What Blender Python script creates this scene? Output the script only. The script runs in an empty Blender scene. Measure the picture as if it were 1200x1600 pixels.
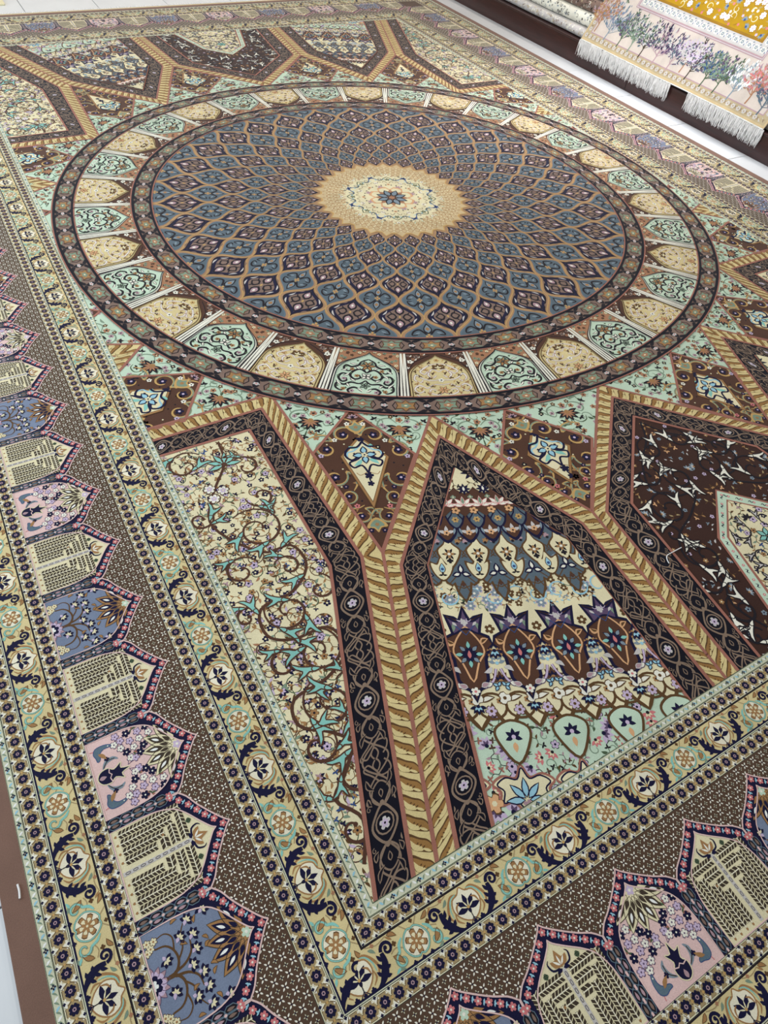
import bpy, math, random
import numpy as np
from mathutils import Matrix, Vector
from mathutils.geometry import tessellate_polygon

# ------------------------------------------------------------------ camera, world, lights, exposure
sc = bpy.context.scene
COL = sc.collection
S = 1.75                                   # one design unit of the carpet, in metres
CAM = (-1.94847, -3.07926, 1.69052)
YAW, TILT, ROLL, FPX = -0.6126, 0.6913, 0.1267, 1023.25
cam = bpy.data.objects.new('camera', bpy.data.cameras.new('camera'))
COL.objects.link(cam)
cam.matrix_world = (Matrix.Translation(CAM) @ Matrix.Rotation(YAW, 4, 'Z')
                    @ Matrix.Rotation(TILT, 4, 'X') @ Matrix.Rotation(ROLL, 4, 'Z'))
cam.data.sensor_fit = 'HORIZONTAL'
cam.data.sensor_width = 36.0
cam.data.lens = FPX / 1200 * 36.0
cam.data.clip_start = 0.05
sc.camera = cam

world = bpy.data.worlds.new('showroom_air')
world.use_nodes = True
sc.world = world
bg = world.node_tree.nodes['Background']
bg.inputs['Color'].default_value = (0.80, 0.90, 1.0, 1)
bg.inputs['Strength'].default_value = 0.34


def area(name, loc, size, power, color, target=None):
    d = bpy.data.lights.new(name, 'AREA')
    d.shape = 'RECTANGLE'
    d.size, d.size_y = size
    d.energy = power
    d.color = color
    o = bpy.data.objects.new(name, d)
    COL.objects.link(o)
    o.location = loc
    if target is not None:
        o.rotation_euler = (Vector(target) - Vector(loc)).to_track_quat('-Z', 'Y').to_euler()
    return o


for ix in (-2.4, 0.6, 3.6):
    for iy in (-2.8, 0.0, 2.8, 5.6):
        warm = (1.0, 0.88, 0.76) if iy > 2 or ix > 3 else (1.0, 0.95, 0.88)
        area('ceiling_panel_light', (ix, iy, 3.4), (0.6, 1.2), 30 if iy < -2 else 46, warm)
area('window_daylight', (-5.4, 1.0, 1.7), (5.0, 2.4), 430, (0.74, 0.89, 1.0), (0, 0, 0))
area('aisle_spot_light', (2.35, 0.6, 3.0), (0.3, 3.0), 34, (0.97, 0.97, 1.0), (2.6, 0.5, 0.0)).data.spread = math.radians(70)

sc.view_settings.view_transform = 'Standard'
sc.view_settings.look = 'None'
sc.view_settings.gamma = 1.0
sc.view_settings.use_curve_mapping = False
sc.view_settings.exposure = -0.72

# ------------------------------------------------------------------ materials
PAL = dict(
    cream=(224, 215, 178), pale=(232, 226, 202), ivory=(232, 230, 216), navy=(21, 20, 54), night=(13, 13, 27),
    ink=(30, 26, 34), brown=(82, 54, 42), deep=(60, 37, 31), ground=(84, 64, 51), selvage=(124, 96, 84),
    ropelight=(212, 194, 140), rope=(150, 112, 64), ropedark=(92, 66, 40), gold=(192, 156, 98), tan=(160, 120, 78),
    pink=(156, 104, 90), rose=(204, 120, 122), blush=(222, 190, 186), mint=(190, 212, 190), teal=(134, 194, 184),
    slate=(88, 103, 114), steel=(126, 142, 154), sky=(150, 196, 214), peri=(118, 130, 154), lilac=(196, 178, 204),
    taupe=(128, 106, 96), strap=(134, 114, 98), lattice=(164, 130, 100), sage=(124, 144, 124), moss=(74, 92, 68),
    olive=(164, 144, 106), terra=(166, 120, 90), hedge=(64, 54, 44), bluegrey=(92, 112, 126), white=(236, 238, 234),
    lightline=(204, 206, 180), blue=(52, 78, 128), mauve=(172, 142, 150), peach=(214, 166, 122),
    mustard=(172, 134, 22), mustardline=(150, 112, 36), silver=(196, 192, 190), beige=(180, 164, 132), grape=(92, 74, 104), straw=(212, 196, 146), shell=(202, 190, 180), sand=(198, 176, 136),
)
NAMES = list(PAL)
IDX = {n: i for i, n in enumerate(NAMES)}


def lin(c):
    return [((x / 255) / 12.92 if x / 255 <= 0.04045 else ((x / 255 + 0.055) / 1.055) ** 2.4) for x in c]


def node(nt, kind, **kw):
    n = nt.nodes.new(kind)
    for k, v in kw.items():
        setattr(n, k, v)
    return n


def wool(name, rgb):
    """dyed pile: knot grain, slight uneven dye, a little sheen"""
    m = bpy.data.materials.new('wool_' + name)
    m.use_nodes = True
    nt = m.node_tree
    b = nt.nodes['Principled BSDF']
    tc = node(nt, 'ShaderNodeTexCoord')
    grain = node(nt, 'ShaderNodeTexNoise')
    grain.inputs['Scale'].default_value = 420
    grain.inputs['Detail'].default_value = 2
    dye = node(nt, 'ShaderNodeTexNoise')
    dye.inputs['Scale'].default_value = 9
    dye.inputs['Detail'].default_value = 3
    nt.links.new(tc.outputs['Object'], grain.inputs['Vector'])
    nt.links.new(tc.outputs['Object'], dye.inputs['Vector'])
    add = node(nt, 'ShaderNodeMath', operation='ADD')
    nt.links.new(grain.outputs['Fac'], add.inputs[0])
    nt.links.new(dye.outputs['Fac'], add.inputs[1])
    ramp = node(nt, 'ShaderNodeMapRange')
    ramp.inputs['From Min'].default_value = 0.6
    ramp.inputs['From Max'].default_value = 1.4
    ramp.inputs['To Min'].default_value = 0.80
    ramp.inputs['To Max'].default_value = 1.16
    nt.links.new(add.outputs[0], ramp.inputs['Value'])
    mix = node(nt, 'ShaderNodeMix', data_type='RGBA', blend_type='MULTIPLY')
    mix.inputs['Factor'].default_value = 1.0
    mix.inputs['A'].default_value = (*lin(rgb), 1)
    nt.links.new(ramp.outputs['Result'], mix.inputs['B'])
    nt.links.new(mix.outputs['Result'], b.inputs['Base Color'])
    bump = node(nt, 'ShaderNodeBump')
    bump.inputs['Strength'].default_value = 0.25
    bump.inputs['Distance'].default_value = 0.002
    nt.links.new(grain.outputs['Fac'], bump.inputs['Height'])
    nt.links.new(bump.outputs['Normal'], b.inputs['Normal'])
    b.inputs['Roughness'].default_value = 0.72
    b.inputs['Specular IOR Level'].default_value = 0.12
    b.inputs['Sheen Weight'].default_value = 0.14
    b.inputs['Sheen Roughness'].default_value = 0.4
    return m


MATS = [wool(n, PAL[n]) for n in NAMES]


def simple(name, rgb, rough, scale, lo, hi, stretch=(1, 1, 1), spec=0.5):
    m = bpy.data.materials.new(name)
    m.use_nodes = True
    nt = m.node_tree
    b = nt.nodes['Principled BSDF']
    tc = node(nt, 'ShaderNodeTexCoord')
    mp = node(nt, 'ShaderNodeMapping')
    mp.inputs['Scale'].default_value = stretch
    nz = node(nt, 'ShaderNodeTexNoise')
    nz.inputs['Scale'].default_value = scale
    nz.inputs['Detail'].default_value = 5
    nt.links.new(tc.outputs['Object'], mp.inputs['Vector'])
    nt.links.new(mp.outputs['Vector'], nz.inputs['Vector'])
    rp = node(nt, 'ShaderNodeValToRGB')
    c = lin(rgb)
    rp.color_ramp.elements[0].position = 0.3
    rp.color_ramp.elements[1].position = 0.7
    rp.color_ramp.elements[0].color = (*[x * lo for x in c], 1)
    rp.color_ramp.elements[1].color = (*[min(1, x * hi) for x in c], 1)
    nt.links.new(nz.outputs['Fac'], rp.inputs['Fac'])
    nt.links.new(rp.outputs['Color'], b.inputs['Base Color'])
    b.inputs['Roughness'].default_value = rough
    b.inputs['Specular IOR Level'].default_value = spec
    return m


M_TILE = simple('glazed_floor_tile', (226, 230, 234), 0.16, 3, 0.94, 1.04)
M_WALL = simple('painted_plaster', (226, 222, 214), 0.85, 30, 0.97, 1.02)
M_GROUT = simple('floor_grout', (120, 120, 122), 0.8, 60, 0.85, 1.1)
M_WOOD = simple('mahogany', (50, 19, 17), 0.3, 14, 0.6, 1.25, (6, 0.5, 6))
M_KICK = simple('dark_stained_wood', (36, 24, 30), 0.4, 14, 0.7, 1.2, (6, 0.5, 6))
M_FRINGE = simple('silk_fringe', (246, 244, 242), 0.6, 40, 0.86, 1.04)
M_KILIM = simple('cotton_kilim_end', (206, 186, 146), 0.85, 300, 0.85, 1.08)
M_THREAD = simple('white_thread', (240, 240, 240), 0.7, 50, 0.95, 1.05)

# ------------------------------------------------------------------ pattern toolkit
DZ = 0.00012                                # pile relief per layer, metres
rng = random.Random(7)
PI = math.pi


class Motif:
    """flat pieces of coloured pile: vertices (x, y), layer per vertex, triangles, colour per triangle"""

    def __init__(s):
        s.V, s.Z, s.T, s.C, s.n, s.k = [], [], [], [], 0, 0

    def raw(s, v, t, c, z):
        v = np.asarray(v, float)
        t = np.asarray(t, int)
        if len(t) == 0:
            return s
        s.V.append(v)
        s.k = (s.k + 1) % 24                # pieces of one layer still lie a hair above one another
        s.Z.append((np.full(len(v), float(z)) if np.isscalar(z) else np.asarray(z, float)) + s.k * .02)
        s.T.append(t + s.n)
        s.C.append(np.full(len(t), IDX[c]) if isinstance(c, str) else np.asarray(c, int))
        s.n += len(v)
        return s

    def get(s):
        if not s.V:
            return np.zeros((0, 2)), np.zeros(0), np.zeros((0, 3), int), np.zeros(0, int)
        if len(s.V) > 1:
            s.V, s.Z, s.T, s.C = [np.concatenate(s.V)], [np.concatenate(s.Z)], [np.concatenate(s.T)], [np.concatenate(s.C)]
        return s.V[0], s.Z[0], s.T[0], s.C[0]

    def poly(s, p, c, z=0, ol=None, w=1.0):
        p = [(float(a), float(b)) for a, b in p]
        t = tessellate_polygon([[Vector((a, b, 0)) for a, b in p]])
        s.raw(p, t, c, z)
        if ol:
            s.stroke(p, w, ol, z + 1, closed=True)
        return s

    def fan(s, p, c, z=0, centre=None):
        p = np.asarray(p, float)
        k = p.mean(0) if centre is None else np.asarray(centre, float)
        n = len(p)
        return s.raw(np.vstack([p, k]), [(i, (i + 1) % n, n) for i in range(n)], c, z)

    def stroke(s, p, w, c, z=0, closed=False, taper=None):
        p = np.asarray(p, float)
        n = len(p)
        if n < 2:
            return s
        if closed:
            d = np.roll(p, -1, 0) - np.roll(p, 1, 0)
        else:
            d = np.empty_like(p)
            d[1:-1] = p[2:] - p[:-2]
            d[0] = p[1] - p[0]
            d[-1] = p[-1] - p[-2]
        d /= np.linalg.norm(d, axis=1)[:, None] + 1e-12
        nn = np.c_[-d[:, 1], d[:, 0]]
        ws = np.full(n, w / 2.0)
        if taper is not None:
            ws *= np.interp(np.linspace(0, 1, n), np.linspace(0, 1, len(taper)), taper)
        v = np.vstack([p + nn * ws[:, None], p - nn * ws[:, None]])
        i = np.arange(n if closed else n - 1)
        j = (i + 1) % n
        t = np.vstack([np.c_[i, i + n, j], np.c_[j, i + n, j + n]])
        return s.raw(v, t, c, z + np.tile(np.arange(n) / n * .3, 2))

    def disc(s, x, y, r, c, z=0, n=8, ry=None, rot=0.0):
        return s.fan(ell(x, y, r, n, ry, rot), c, z, (x, y))

    def rose(s, x, y, r, n, c, z=0, inner=0.62, rot=0.0, eye=None, er=0.32):
        a = np.arange(n * 4) * (2 * PI / (n * 4)) + rot
        rr = r * (inner + (1 - inner) * np.array([1, .9, 0, .9] * n))
        s.fan(np.c_[x + rr * np.cos(a), y + rr * np.sin(a)], c, z, (x, y))
        if eye:
            s.disc(x, y, r * er, eye, z + 1, 6)
        return s

    def leaf(s, x0, y0, x1, y1, w, c, z=0, bend=0.0, ol=None, ow=1.0, n=5):
        p = leafpts(x0, y0, x1, y1, w, bend, n)
        s.fan(p, c, z)
        if ol:
            s.stroke(p, ow, ol, z + 1, closed=True)
        return s

    def petals(s, x, y, r0, r1, n, w, c, z=0, rot=0.0, ol=None, ow=1.0, arc=2 * PI):
        full = abs(arc - 2 * PI) < 1e-6
        for k in range(n):
            a = rot + (arc * k / n if full else (arc * (k / (n - 1) - .5) if n > 1 else 0))
            s.leaf(x + r0 * math.cos(a), y + r0 * math.sin(a), x + r1 * math.cos(a), y + r1 * math.sin(a), w, c, z, 0, ol, ow, 4)
        return s

    def add(s, m, fn=None, dz=0):
        v, z, t, c = m.get()
        if len(t):
            s.raw(fn(v) if fn else v, t, c, z + dz)
        return s

    def at(s, m, x, y, scale=1.0, rot=0.0, flip=False, dz=0):
        return s.many(m, [(x, y, scale, rot, flip)], dz)

    def many(s, m, places, dz=0):
        v, z, t, c = m.get()
        if not len(places) or not len(t):
            return s
        P = np.array([(a[0], a[1], a[2] if len(a) > 2 else 1, a[3] if len(a) > 3 else 0, -1 if len(a) > 4 and a[4] else 1) for a in places], float)
        co, si = np.cos(P[:, 3]) * P[:, 2], np.sin(P[:, 3]) * P[:, 2]
        x = v[None, :, 0] * P[:, 4][:, None]
        y = v[None, :, 1]
        X = co[:, None] * x - si[:, None] * y + P[:, 0][:, None]
        Y = si[:, None] * x + co[:, None] * y + P[:, 1][:, None]
        K, N = X.shape
        T = (t[None] + (np.arange(K) * N)[:, None, None]).reshape(-1, 3)
        return s.raw(np.c_[X.ravel(), Y.ravel()], T, np.tile(c, K), np.tile(z, K) + dz + np.repeat(np.arange(K) % 9 * .05, N) if K > 1 else np.tile(z, K) + dz)

    def mirror(s):
        v, z, t, c = s.get()
        if len(t):
            v2 = v.copy()
            v2[:, 0] *= -1
            s.raw(v2, t[:, ::-1], c, z)
        return s

    def clip(s, planes):
        """keep a*x + b*y <= k for every (a, b, k)"""
        v, z, t, c = s.get()
        q = np.c_[v, z]
        for a, b, k in planes:
            if not len(t):
                break
            d = q[:, 0] * a + q[:, 1] * b - k
            ins = (d <= 0)[t]
            cnt = ins.sum(1)
            keep_t, keep_c = [t[cnt == 3]], [c[cnt == 3]]
            for need in (1, 2):
                tt, cc, ii = t[cnt == need], c[cnt == need], ins[cnt == need]
                if not len(tt):
                    continue
                odd = np.argmax(ii if need == 1 else ~ii, axis=1)
                r = np.arange(len(tt))
                A, B, C_ = tt[r, odd], tt[r, (odd + 1) % 3], tt[r, (odd + 2) % 3]
                eAB = (d[A] / (d[A] - d[B] + 1e-15))[:, None]
                eAC = (d[A] / (d[A] - d[C_] + 1e-15))[:, None]
                n0 = len(q)
                m = len(tt)
                q = np.vstack([q, q[A] + (q[B] - q[A]) * eAB, q[A] + (q[C_] - q[A]) * eAC])
                d = np.concatenate([d, np.zeros(2 * m)])
                P, Q = n0 + np.arange(m), n0 + m + np.arange(m)
                if need == 1:
                    keep_t.append(np.c_[A, P, Q])
                    keep_c.append(cc)
                else:
                    keep_t += [np.c_[P, B, C_], np.c_[P, C_, Q]]
                    keep_c += [cc, cc]
            t, c = np.concatenate(keep_t), np.concatenate(keep_c)
        used, inv = (np.unique(t, return_inverse=True) if len(t) else (np.zeros(0, int), np.zeros(0, int)))
        q = q[used]
        s.V, s.Z, s.T, s.C, s.n = [q[:, :2]], [q[:, 2]], [inv.reshape(-1, 3)], [c], len(q)
        return s


def ell(x, y, r, n=8, ry=None, rot=0.0):
    a = np.arange(n) * 2 * PI / n
    px, py = r * np.cos(a), (ry or r) * np.sin(a)
    return np.c_[x + px * math.cos(rot) - py * math.sin(rot), y + px * math.sin(rot) + py * math.cos(rot)]


def leafpts(x0, y0, x1, y1, w, bend=0.0, n=5):
    t = np.linspace(0, 1, n + 1)
    dx, dy = x1 - x0, y1 - y0
    L = math.hypot(dx, dy) + 1e-9
    nx, ny = -dy / L, dx / L
    off = bend * np.sin(PI * t)
    hw = w / 2 * np.sin(PI * t ** 0.8)
    mx, my = x0 + dx * t + nx * off, y0 + dy * t + ny * off
    return np.vstack([np.c_[mx + nx * hw, my + ny * hw], np.c_[mx - nx * hw, my - ny * hw][-2:0:-1]])


def cat(p, n=4, closed=False):
    p = np.asarray(p, float)
    N = len(p)
    out = []
    rngs = range(N if closed else N - 1)
    for i in rngs:
        g = lambda k: p[k % N] if closed else p[min(max(k, 0), N - 1)]
        a, b, c, d = g(i - 1), g(i), g(i + 1), g(i + 2)
        t = (np.arange(n) / n)[:, None]
        out.append(0.5 * (2 * b + (c - a) * t + (2 * a - 5 * b + 4 * c - d) * t ** 2 + (3 * b - a - 3 * c + d) * t ** 3))
    if not closed:
        out.append(p[-1:])
    return np.vstack(out)


def spiral(x, y, r, a0, turns, r_end=0.2, n=None):
    n = n or int(14 * abs(turns)) + 4
    t = np.linspace(0, 1, n)
    a = a0 + turns * 2 * PI * t
    rr = r * (1 + (r_end - 1) * t)
    return np.c_[x + rr * np.cos(a), y + rr * np.sin(a)]


def mx(p):
    p = np.asarray(p, float).copy()
    p[:, 0] *= -1
    return p


def inside(poly, x, y):
    r = False
    n = len(poly)
    for i in range(n):
        x0, y0 = poly[i]
        x1, y1 = poly[(i + 1) % n]
        if (y0 > y) != (y1 > y) and x < (x1 - x0) * (y - y0) / (y1 - y0) + x0:
            r = not r
    return r


def scatter(poly, d, tries, seed, avoid=()):
    """points at least d apart inside a polygon"""
    R = random.Random(seed)
    xs, ys = [p[0] for p in poly], [p[1] for p in poly]
    grid, out = {}, []
    for (ax, ay) in avoid:
        grid.setdefault((int(ax // d), int(ay // d)), []).append((ax, ay))
    for _ in range(tries):
        x, y = R.uniform(min(xs), max(xs)), R.uniform(min(ys), max(ys))
        if not inside(poly, x, y):
            continue
        gx, gy = int(x // d), int(y // d)
        if any((x - a) ** 2 + (y - b) ** 2 < d * d for i in (-1, 0, 1) for j in (-1, 0, 1) for a, b in grid.get((gx + i, gy + j), ())):
            continue
        grid.setdefault((gx, gy), []).append((x, y))
        out.append((x, y))
    return out


def halfplanes(poly):
    p = np.asarray(poly, float)
    area2 = sum(p[i][0] * p[(i + 1) % len(p)][1] - p[(i + 1) % len(p)][0] * p[i][1] for i in range(len(p)))
    if area2 < 0:
        p = p[::-1]
    out = []
    for i in range(len(p)):
        d = p[(i + 1) % len(p)] - p[i]
        a, b = d[1], -d[0]
        out.append((a, b, a * p[i][0] + b * p[i][1]))
    return out


def bilinear(a0, a1, b0, b1, L, W):
    """unit drawn in 0..L by 0..W laid in the quad a0-a1 (outer edge) b0-b1 (inner edge)"""
    a0, a1, b0, b1 = map(np.asarray, (a0, a1, b0, b1))

    def f(v):
        s, t = (v[:, 0] / L)[:, None], (v[:, 1] / W)[:, None]
        return (a0 * (1 - s) + a1 * s) * (1 - t) + (b0 * (1 - s) + b1 * s) * t
    return f


def to_mesh(name, m, fn3, z0=0.0):
    v, z, t, c = m.get()
    co = fn3(v, z0 + z * DZ)
    # every face looks up out of the pile
    n = np.cross(co[t[:, 1]] - co[t[:, 0]], co[t[:, 2]] - co[t[:, 0]])
    up = UPREF
    flip = (n @ up) < 0
    t = t.copy()
    t[flip] = t[flip][:, ::-1]
    me = bpy.data.meshes.new(name)
    me.vertices.add(len(co))
    me.vertices.foreach_set('co', co.astype(np.float32).ravel())
    me.loops.add(len(t) * 3)
    me.loops.foreach_set('vertex_index', t.astype(np.int32).ravel())
    me.polygons.add(len(t))
    me.polygons.foreach_set('loop_start', np.arange(0, len(t) * 3, 3, dtype=np.int32))
    used = np.unique(c)
    remap = np.zeros(len(NAMES), np.int32)
    remap[used] = np.arange(len(used))
    for u in used:
        me.materials.append(MATS[u])
    me.polygons.foreach_set('material_index', remap[c])
    me.update(calc_edges=True)
    return me


UPREF = np.array((0, 0, 1.0))


def flat(v, z):
    return np.c_[v[:, 0] * S, v[:, 1] * S, z]


def link(name, me, parent=None, label=None):
    o = bpy.data.objects.new(name, me)
    COL.objects.link(o)
    if parent:
        o.parent = parent
    if label:
        o['label'] = label
    return o


def part(name, m, parent, label=None, z0=0.0):
    return link(name, to_mesh(name, m, flat, z0), parent, label)


def thing(name, label, cat_, loc=(0, 0, 0), group=None):
    o = bpy.data.objects.new(name, None)
    o.empty_display_size = 0.1
    COL.objects.link(o)
    o.location = loc
    o['label'] = label
    o['category'] = cat_
    if group:
        o['group'] = group
    return o


def box_mesh(name, x0, x1, y0, y1, z0, z1, mat, bevel=0.0):
    import bmesh
    bm = bmesh.new()
    bmesh.ops.create_cube(bm, size=1)
    for w in bm.verts:
        w.co = Vector(((x0 + x1) / 2 + w.co.x * (x1 - x0), (y0 + y1) / 2 + w.co.y * (y1 - y0), (z0 + z1) / 2 + w.co.z * (z1 - z0)))
    if bevel:
        bmesh.ops.bevel(bm, geom=bm.edges[:], offset=bevel, segments=2, affect='EDGES', profile=0.5)
    me = bpy.data.meshes.new(name)
    bm.to_mesh(me)
    bm.free()
    me.materials.append(mat)
    return me


# ------------------------------------------------------------------ the floor (glazed tiles in grout)
FLOOR_Z = -0.011
floor = link('floor', box_mesh('floor', -6.5, 7.0, -6.0, 7.0, FLOOR_Z - 0.06, FLOOR_Z - 0.003, M_GROUT))
floor['kind'] = 'structure'
wl = link('wall_right', box_mesh('wall_right', 6.4, 6.5, -6.0, 7.0, FLOOR_Z - .003, 3.6, M_WALL))
wl['kind'] = 'structure'
wl = link('wall_back', box_mesh('wall_back', -6.5, 6.4, 6.9, 7.0, FLOOR_Z - .003, 3.6, M_WALL))
wl['kind'] = 'structure'
TP = 0.565
tile_me = box_mesh('tile', -TP / 2 + 0.0025, TP / 2 - 0.0025, -TP / 2 + 0.0025, TP / 2 - 0.0025, -0.006, 0, M_TILE, 0.0012)
for i in range(-9, 12):
    for j in range(-6, 16):
        x, y = -0.06 + TP * (i + 0.5), -2.53 + TP * (j + 0.5)
        if -2.2 < x < 2.1 and -3.4 < y < 3.3:
            continue                        # fully under the carpet
        t = link('tile', tile_me, floor)
        t.location = (x, y, FLOOR_Z)

# ------------------------------------------------------------------ small motifs shared by the carpet (drawn in thousandths of a design unit)
K = 0.001


def blossom(r, c, eye, n=5, ol=None):
    m = Motif()
    if ol:
        m.rose(0, 0, r * 1.18, n, ol, 0)
    return m.rose(0, 0, r, n, c, 1, eye=eye)


def palmette(c, c2, eye, h=12.0):
    """side view flower: fan of petals over a cup"""
    m = Motif()
    m.petals(0, 0, h * .15, h, 5, h * .42, c, 0, rot=PI / 2, arc=PI * 0.85)
    m.petals(0, 0, h * .1, h * .6, 3, h * .26, c2, 1, rot=PI / 2, arc=PI * 0.5)
    return m.disc(0, 0, h * .22, eye, 2, 6)


def sprig(c, leafc, fl, r=4.0):
    m = Motif()
    m.stroke(cat([(0, -11), (2, -5), (0, 0)], 3), 0.9, c, 0)
    m.leaf(0, -8, 6, -4, 2.6, leafc, 0, .8)
    m.leaf(1, -5, -6, -1, 2.6, leafc, 0, -.8)
    return m.rose(0, 0, r, 5, fl, 1, eye='cream')


def splitleaf(fill, line, L=26.0, w=1.5):
    """arabesque leaf: body with a forked, curling tip"""
    p = cat([(0, 0), (L * .22, L * .10), (L * .45, L * .09), (L * .62, L * .24), (L * .98, L * .42), (L * .80, L * .18), (L * .72, L * .04),
             (L * .98, -L * .10), (L * 1.12, -L * .34), (L * .82, -L * .20), (L * .5, -L * .13), (L * .22, -L * .10)], 2, True)
    m = Motif()
    m.poly(p, fill, 1)
    m.stroke(p, w, line, 2, closed=True)
    m.stroke([(L * .30, -L * .10), (L * .36, 0), (L * .30, L * .10)], w * .8, line, 2)
    return m


# ------------------------------------------------------------------ the carpet
HX, HY = 0.986, 1.664                      # half size of the field
D_END = 0.404                               # border width
carpet = thing('persian_carpet', 'huge carpet with a round dark medallion, spread flat on the tiled floor', 'carpet', (0, 0, 0))
base = link('pile_ground', box_mesh('pile_ground', -(HX + D_END) * S, (HX + D_END) * S, -(HY + D_END) * S, (HY + D_END) * S, FLOOR_Z, -0.0002, MATS[IDX['selvage']], 0.002), carpet)

SIDES = ('bottom', 'right', 'top', 'left')


def side_map(k):
    """(along the side, outward from the field edge) -> carpet plane"""
    def f(v):
        s, d = v[:, 0], v[:, 1]
        if k == 0:
            return np.c_[s, -(HY + d)]
        if k == 1:
            return np.c_[HX + d, s]
        if k == 2:
            return np.c_[-s, HY + d]
        return np.c_[-(HX + d), -s]
    return f


def half_len(k):
    return HX if k % 2 == 0 else HY


def around(name, builder, label=None):
    """one continuous stripe round the four sides, mitred at the corners"""
    all_ = Motif()
    for k in range(4):
        m = builder(k, half_len(k))
        h = half_len(k)
        m.clip([(1, -1, h), (-1, -1, h)])
        all_.add(m, side_map(k))
    return part(name, all_, carpet, label)


def strip(m, h, d0, d1, c, z):
    h += d1
    m.raw([(-h, d0), (h, d0), (h, d1), (-h, d1)], [(0, 1, 2), (0, 2, 3)], c, z)
    return m


# --- white stripe with tiny blue crosses
ws = Motif()
for q in range(4):
    ws.leaf(q * 10 + 1, 3.2, q * 10 + 6, 8.6, 2.8, 'white' if q % 2 else 'sky', 1, 0.6)
    ws.leaf(q * 10 + 5, 9, q * 10 + 10, 3.4, 2.0, 'sage', 1, -0.6)
ws.petals(20, 6, .4, 3.4, 4, 2.2, 'navy', 3)


def white_stripe(d0, w):
    def b(k, h):
        m = Motif()
        strip(m, h, d0, d0 + w, 'lightline', 0)
        strip(m, h, d0 + w * .02, d0 + w * .09, 'moss', 1)
        strip(m, h, d0 + w * .91, d0 + w * .98, 'moss', 1)
        n = int((h + d0) / .040) + 1
        m.many(ws, [((j - .5) * .040, d0 + (w - .012) / 2, K) for j in range(-n, n + 1)], 1)
        return m
    return b


# --- row of navy rosettes on olive gold
fr = Motif()
fr.rose(0, 0, 6.4, 8, 'navy', 3, inner=.74, rot=PI / 8)
fr.petals(0, 0, 3.2, 6.2, 4, 1.6, 'ink', 4, rot=PI / 4)
fr.disc(0, 0, 2.4, 'mauve', 5, 6)
fr.disc(0, 0, 1.2, 'navy', 6, 5)
for sy in (-1, 1):
    fr.petals(9.6, sy * 8.8, .6, 5.8, 3, 3.2, 'ivory', 2, rot=-sy * PI / 2, arc=PI * .72)
    fr.rose(9.6, sy * 9.0, 1.9, 4, 'navy', 3)
    fr.stroke([(-9.6, sy * 2.4), (-4.5, sy * 9.6), (4.5, sy * 9.6), (9.6, sy * 2.4)], .9, 'cream', 2)
    fr.stroke([(-9.6, sy * 1.2), (-5.2, sy * 8.4)], .8, 'ropedark', 2)
fr.disc(9.6, 0, 1.6, 'gold', 2, 6)


def flower_row(d0, w, phase):
    def b(k, h):
        m = Motif()
        hc = h + d0 + w / 2
        n = int(round(2 * hc / .0193)) + 4
        strip(m, h, d0, d0 + w, 'olive', 0)
        for e in (d0 + .0001, d0 + w - .0026):
            strip(m, h, e, e + .0025, 'ink', 1)
            strip(m, h, e + .0007, e + .0017, 'lightline', 2)
        pf = [(-n * .00965 + j * .0193 + phase[k % 2], d0 + w / 2, K * w / .0224) for j in range(n + 1)]
        m.many(fr, pf, 0)
        return m
    return b


# --- cream guard band: navy palmettes and tan flowers in scrolling cartouches
gb = Motif()
# navy palmette cartouche round x = 0
cart = cat([(-19, 24), (-15, 36), (-6, 39), (0, 45), (6, 39), (15, 36), (19, 24), (12, 12), (0, 6), (-12, 12)], 3, True)
gb.poly(cart, 'pale', 2)
gb.stroke(cart, 1.6, 'tan', 3, closed=True)
gb.petals(0, 20, 1, 17, 5, 7.0, 'navy', 4, rot=PI / 2, arc=PI * 1.0)
gb.petals(0, 20, 1, 11, 4, 1.8, 'cream', 5, rot=PI / 2, arc=PI * .7)
gb.petals(0, 22, 1, 9, 3, 4.6, 'navy', 4, rot=-PI / 2, arc=PI * .7)
gb.disc(0, 21, 2.0, 'gold', 6, 6)
gb.stroke([(-7, 2), (0, 9), (7, 2)], 1.1, 'navy', 4)
gb.stroke([(0, 3), (0, 17)], 1.2, 'ink', 4)
for sx in (-1, 1):
    f = (lambda p, sx=sx: [(sx * a, b) for a, b in p])
    gb.stroke(f(cat([(6, 39), (14, 41), (22, 34), (27, 23), (23, 13)], 4)), 3.0, 'tan', 3, taper=(.3, 1, 1, .5))
    gb.stroke(f(cat([(8, 40.5), (16, 38), (22, 29), (23, 19)], 4)), 1.8, 'teal', 4, taper=(.4, 1, .4))
    gb.stroke(f(cat([(14, 8), (20, 14), (19, 22)], 4)), 2.4, 'tan', 3, taper=(.3, 1, .3))
    # navy acanthus with its curl
    gb.stroke(f(cat([(17, 3), (24, 6), (31, 13), (35.5, 22), (36, 32)], 5)), 9.5, 'navy', 5, taper=(.15, .6, 1, .8, .5))
    for (x0, y0, x1, y1) in [(27, 11, 22, 18), (31, 17, 26, 25), (33, 24, 29, 33), (30, 9, 38, 8), (35, 16, 41, 17)]:
        gb.leaf(sx * x0, y0, sx * x1, y1, 4.4, 'navy', 5)
    cu = spiral(sx * 44, 33, 8.2, PI if sx > 0 else 0, -sx * 1.15, .25)
    gb.stroke(cu, 3.6, 'navy', 5, taper=(1.2, 1, .8, .6))
    gb.disc(cu[-1][0], cu[-1][1], 2.6, 'navy', 5, 6)
    gb.stroke(f(cat([(4, 3), (17, 3.4), (26, 7), (33, 14)], 3)), 1.3, 'navy', 4)
    gb.rose(sx * 11, 4.5, 3.4, 4, 'navy', 4)
gb.rose(0, 4.6, 2.6, 4, 'navy', 5)
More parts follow.
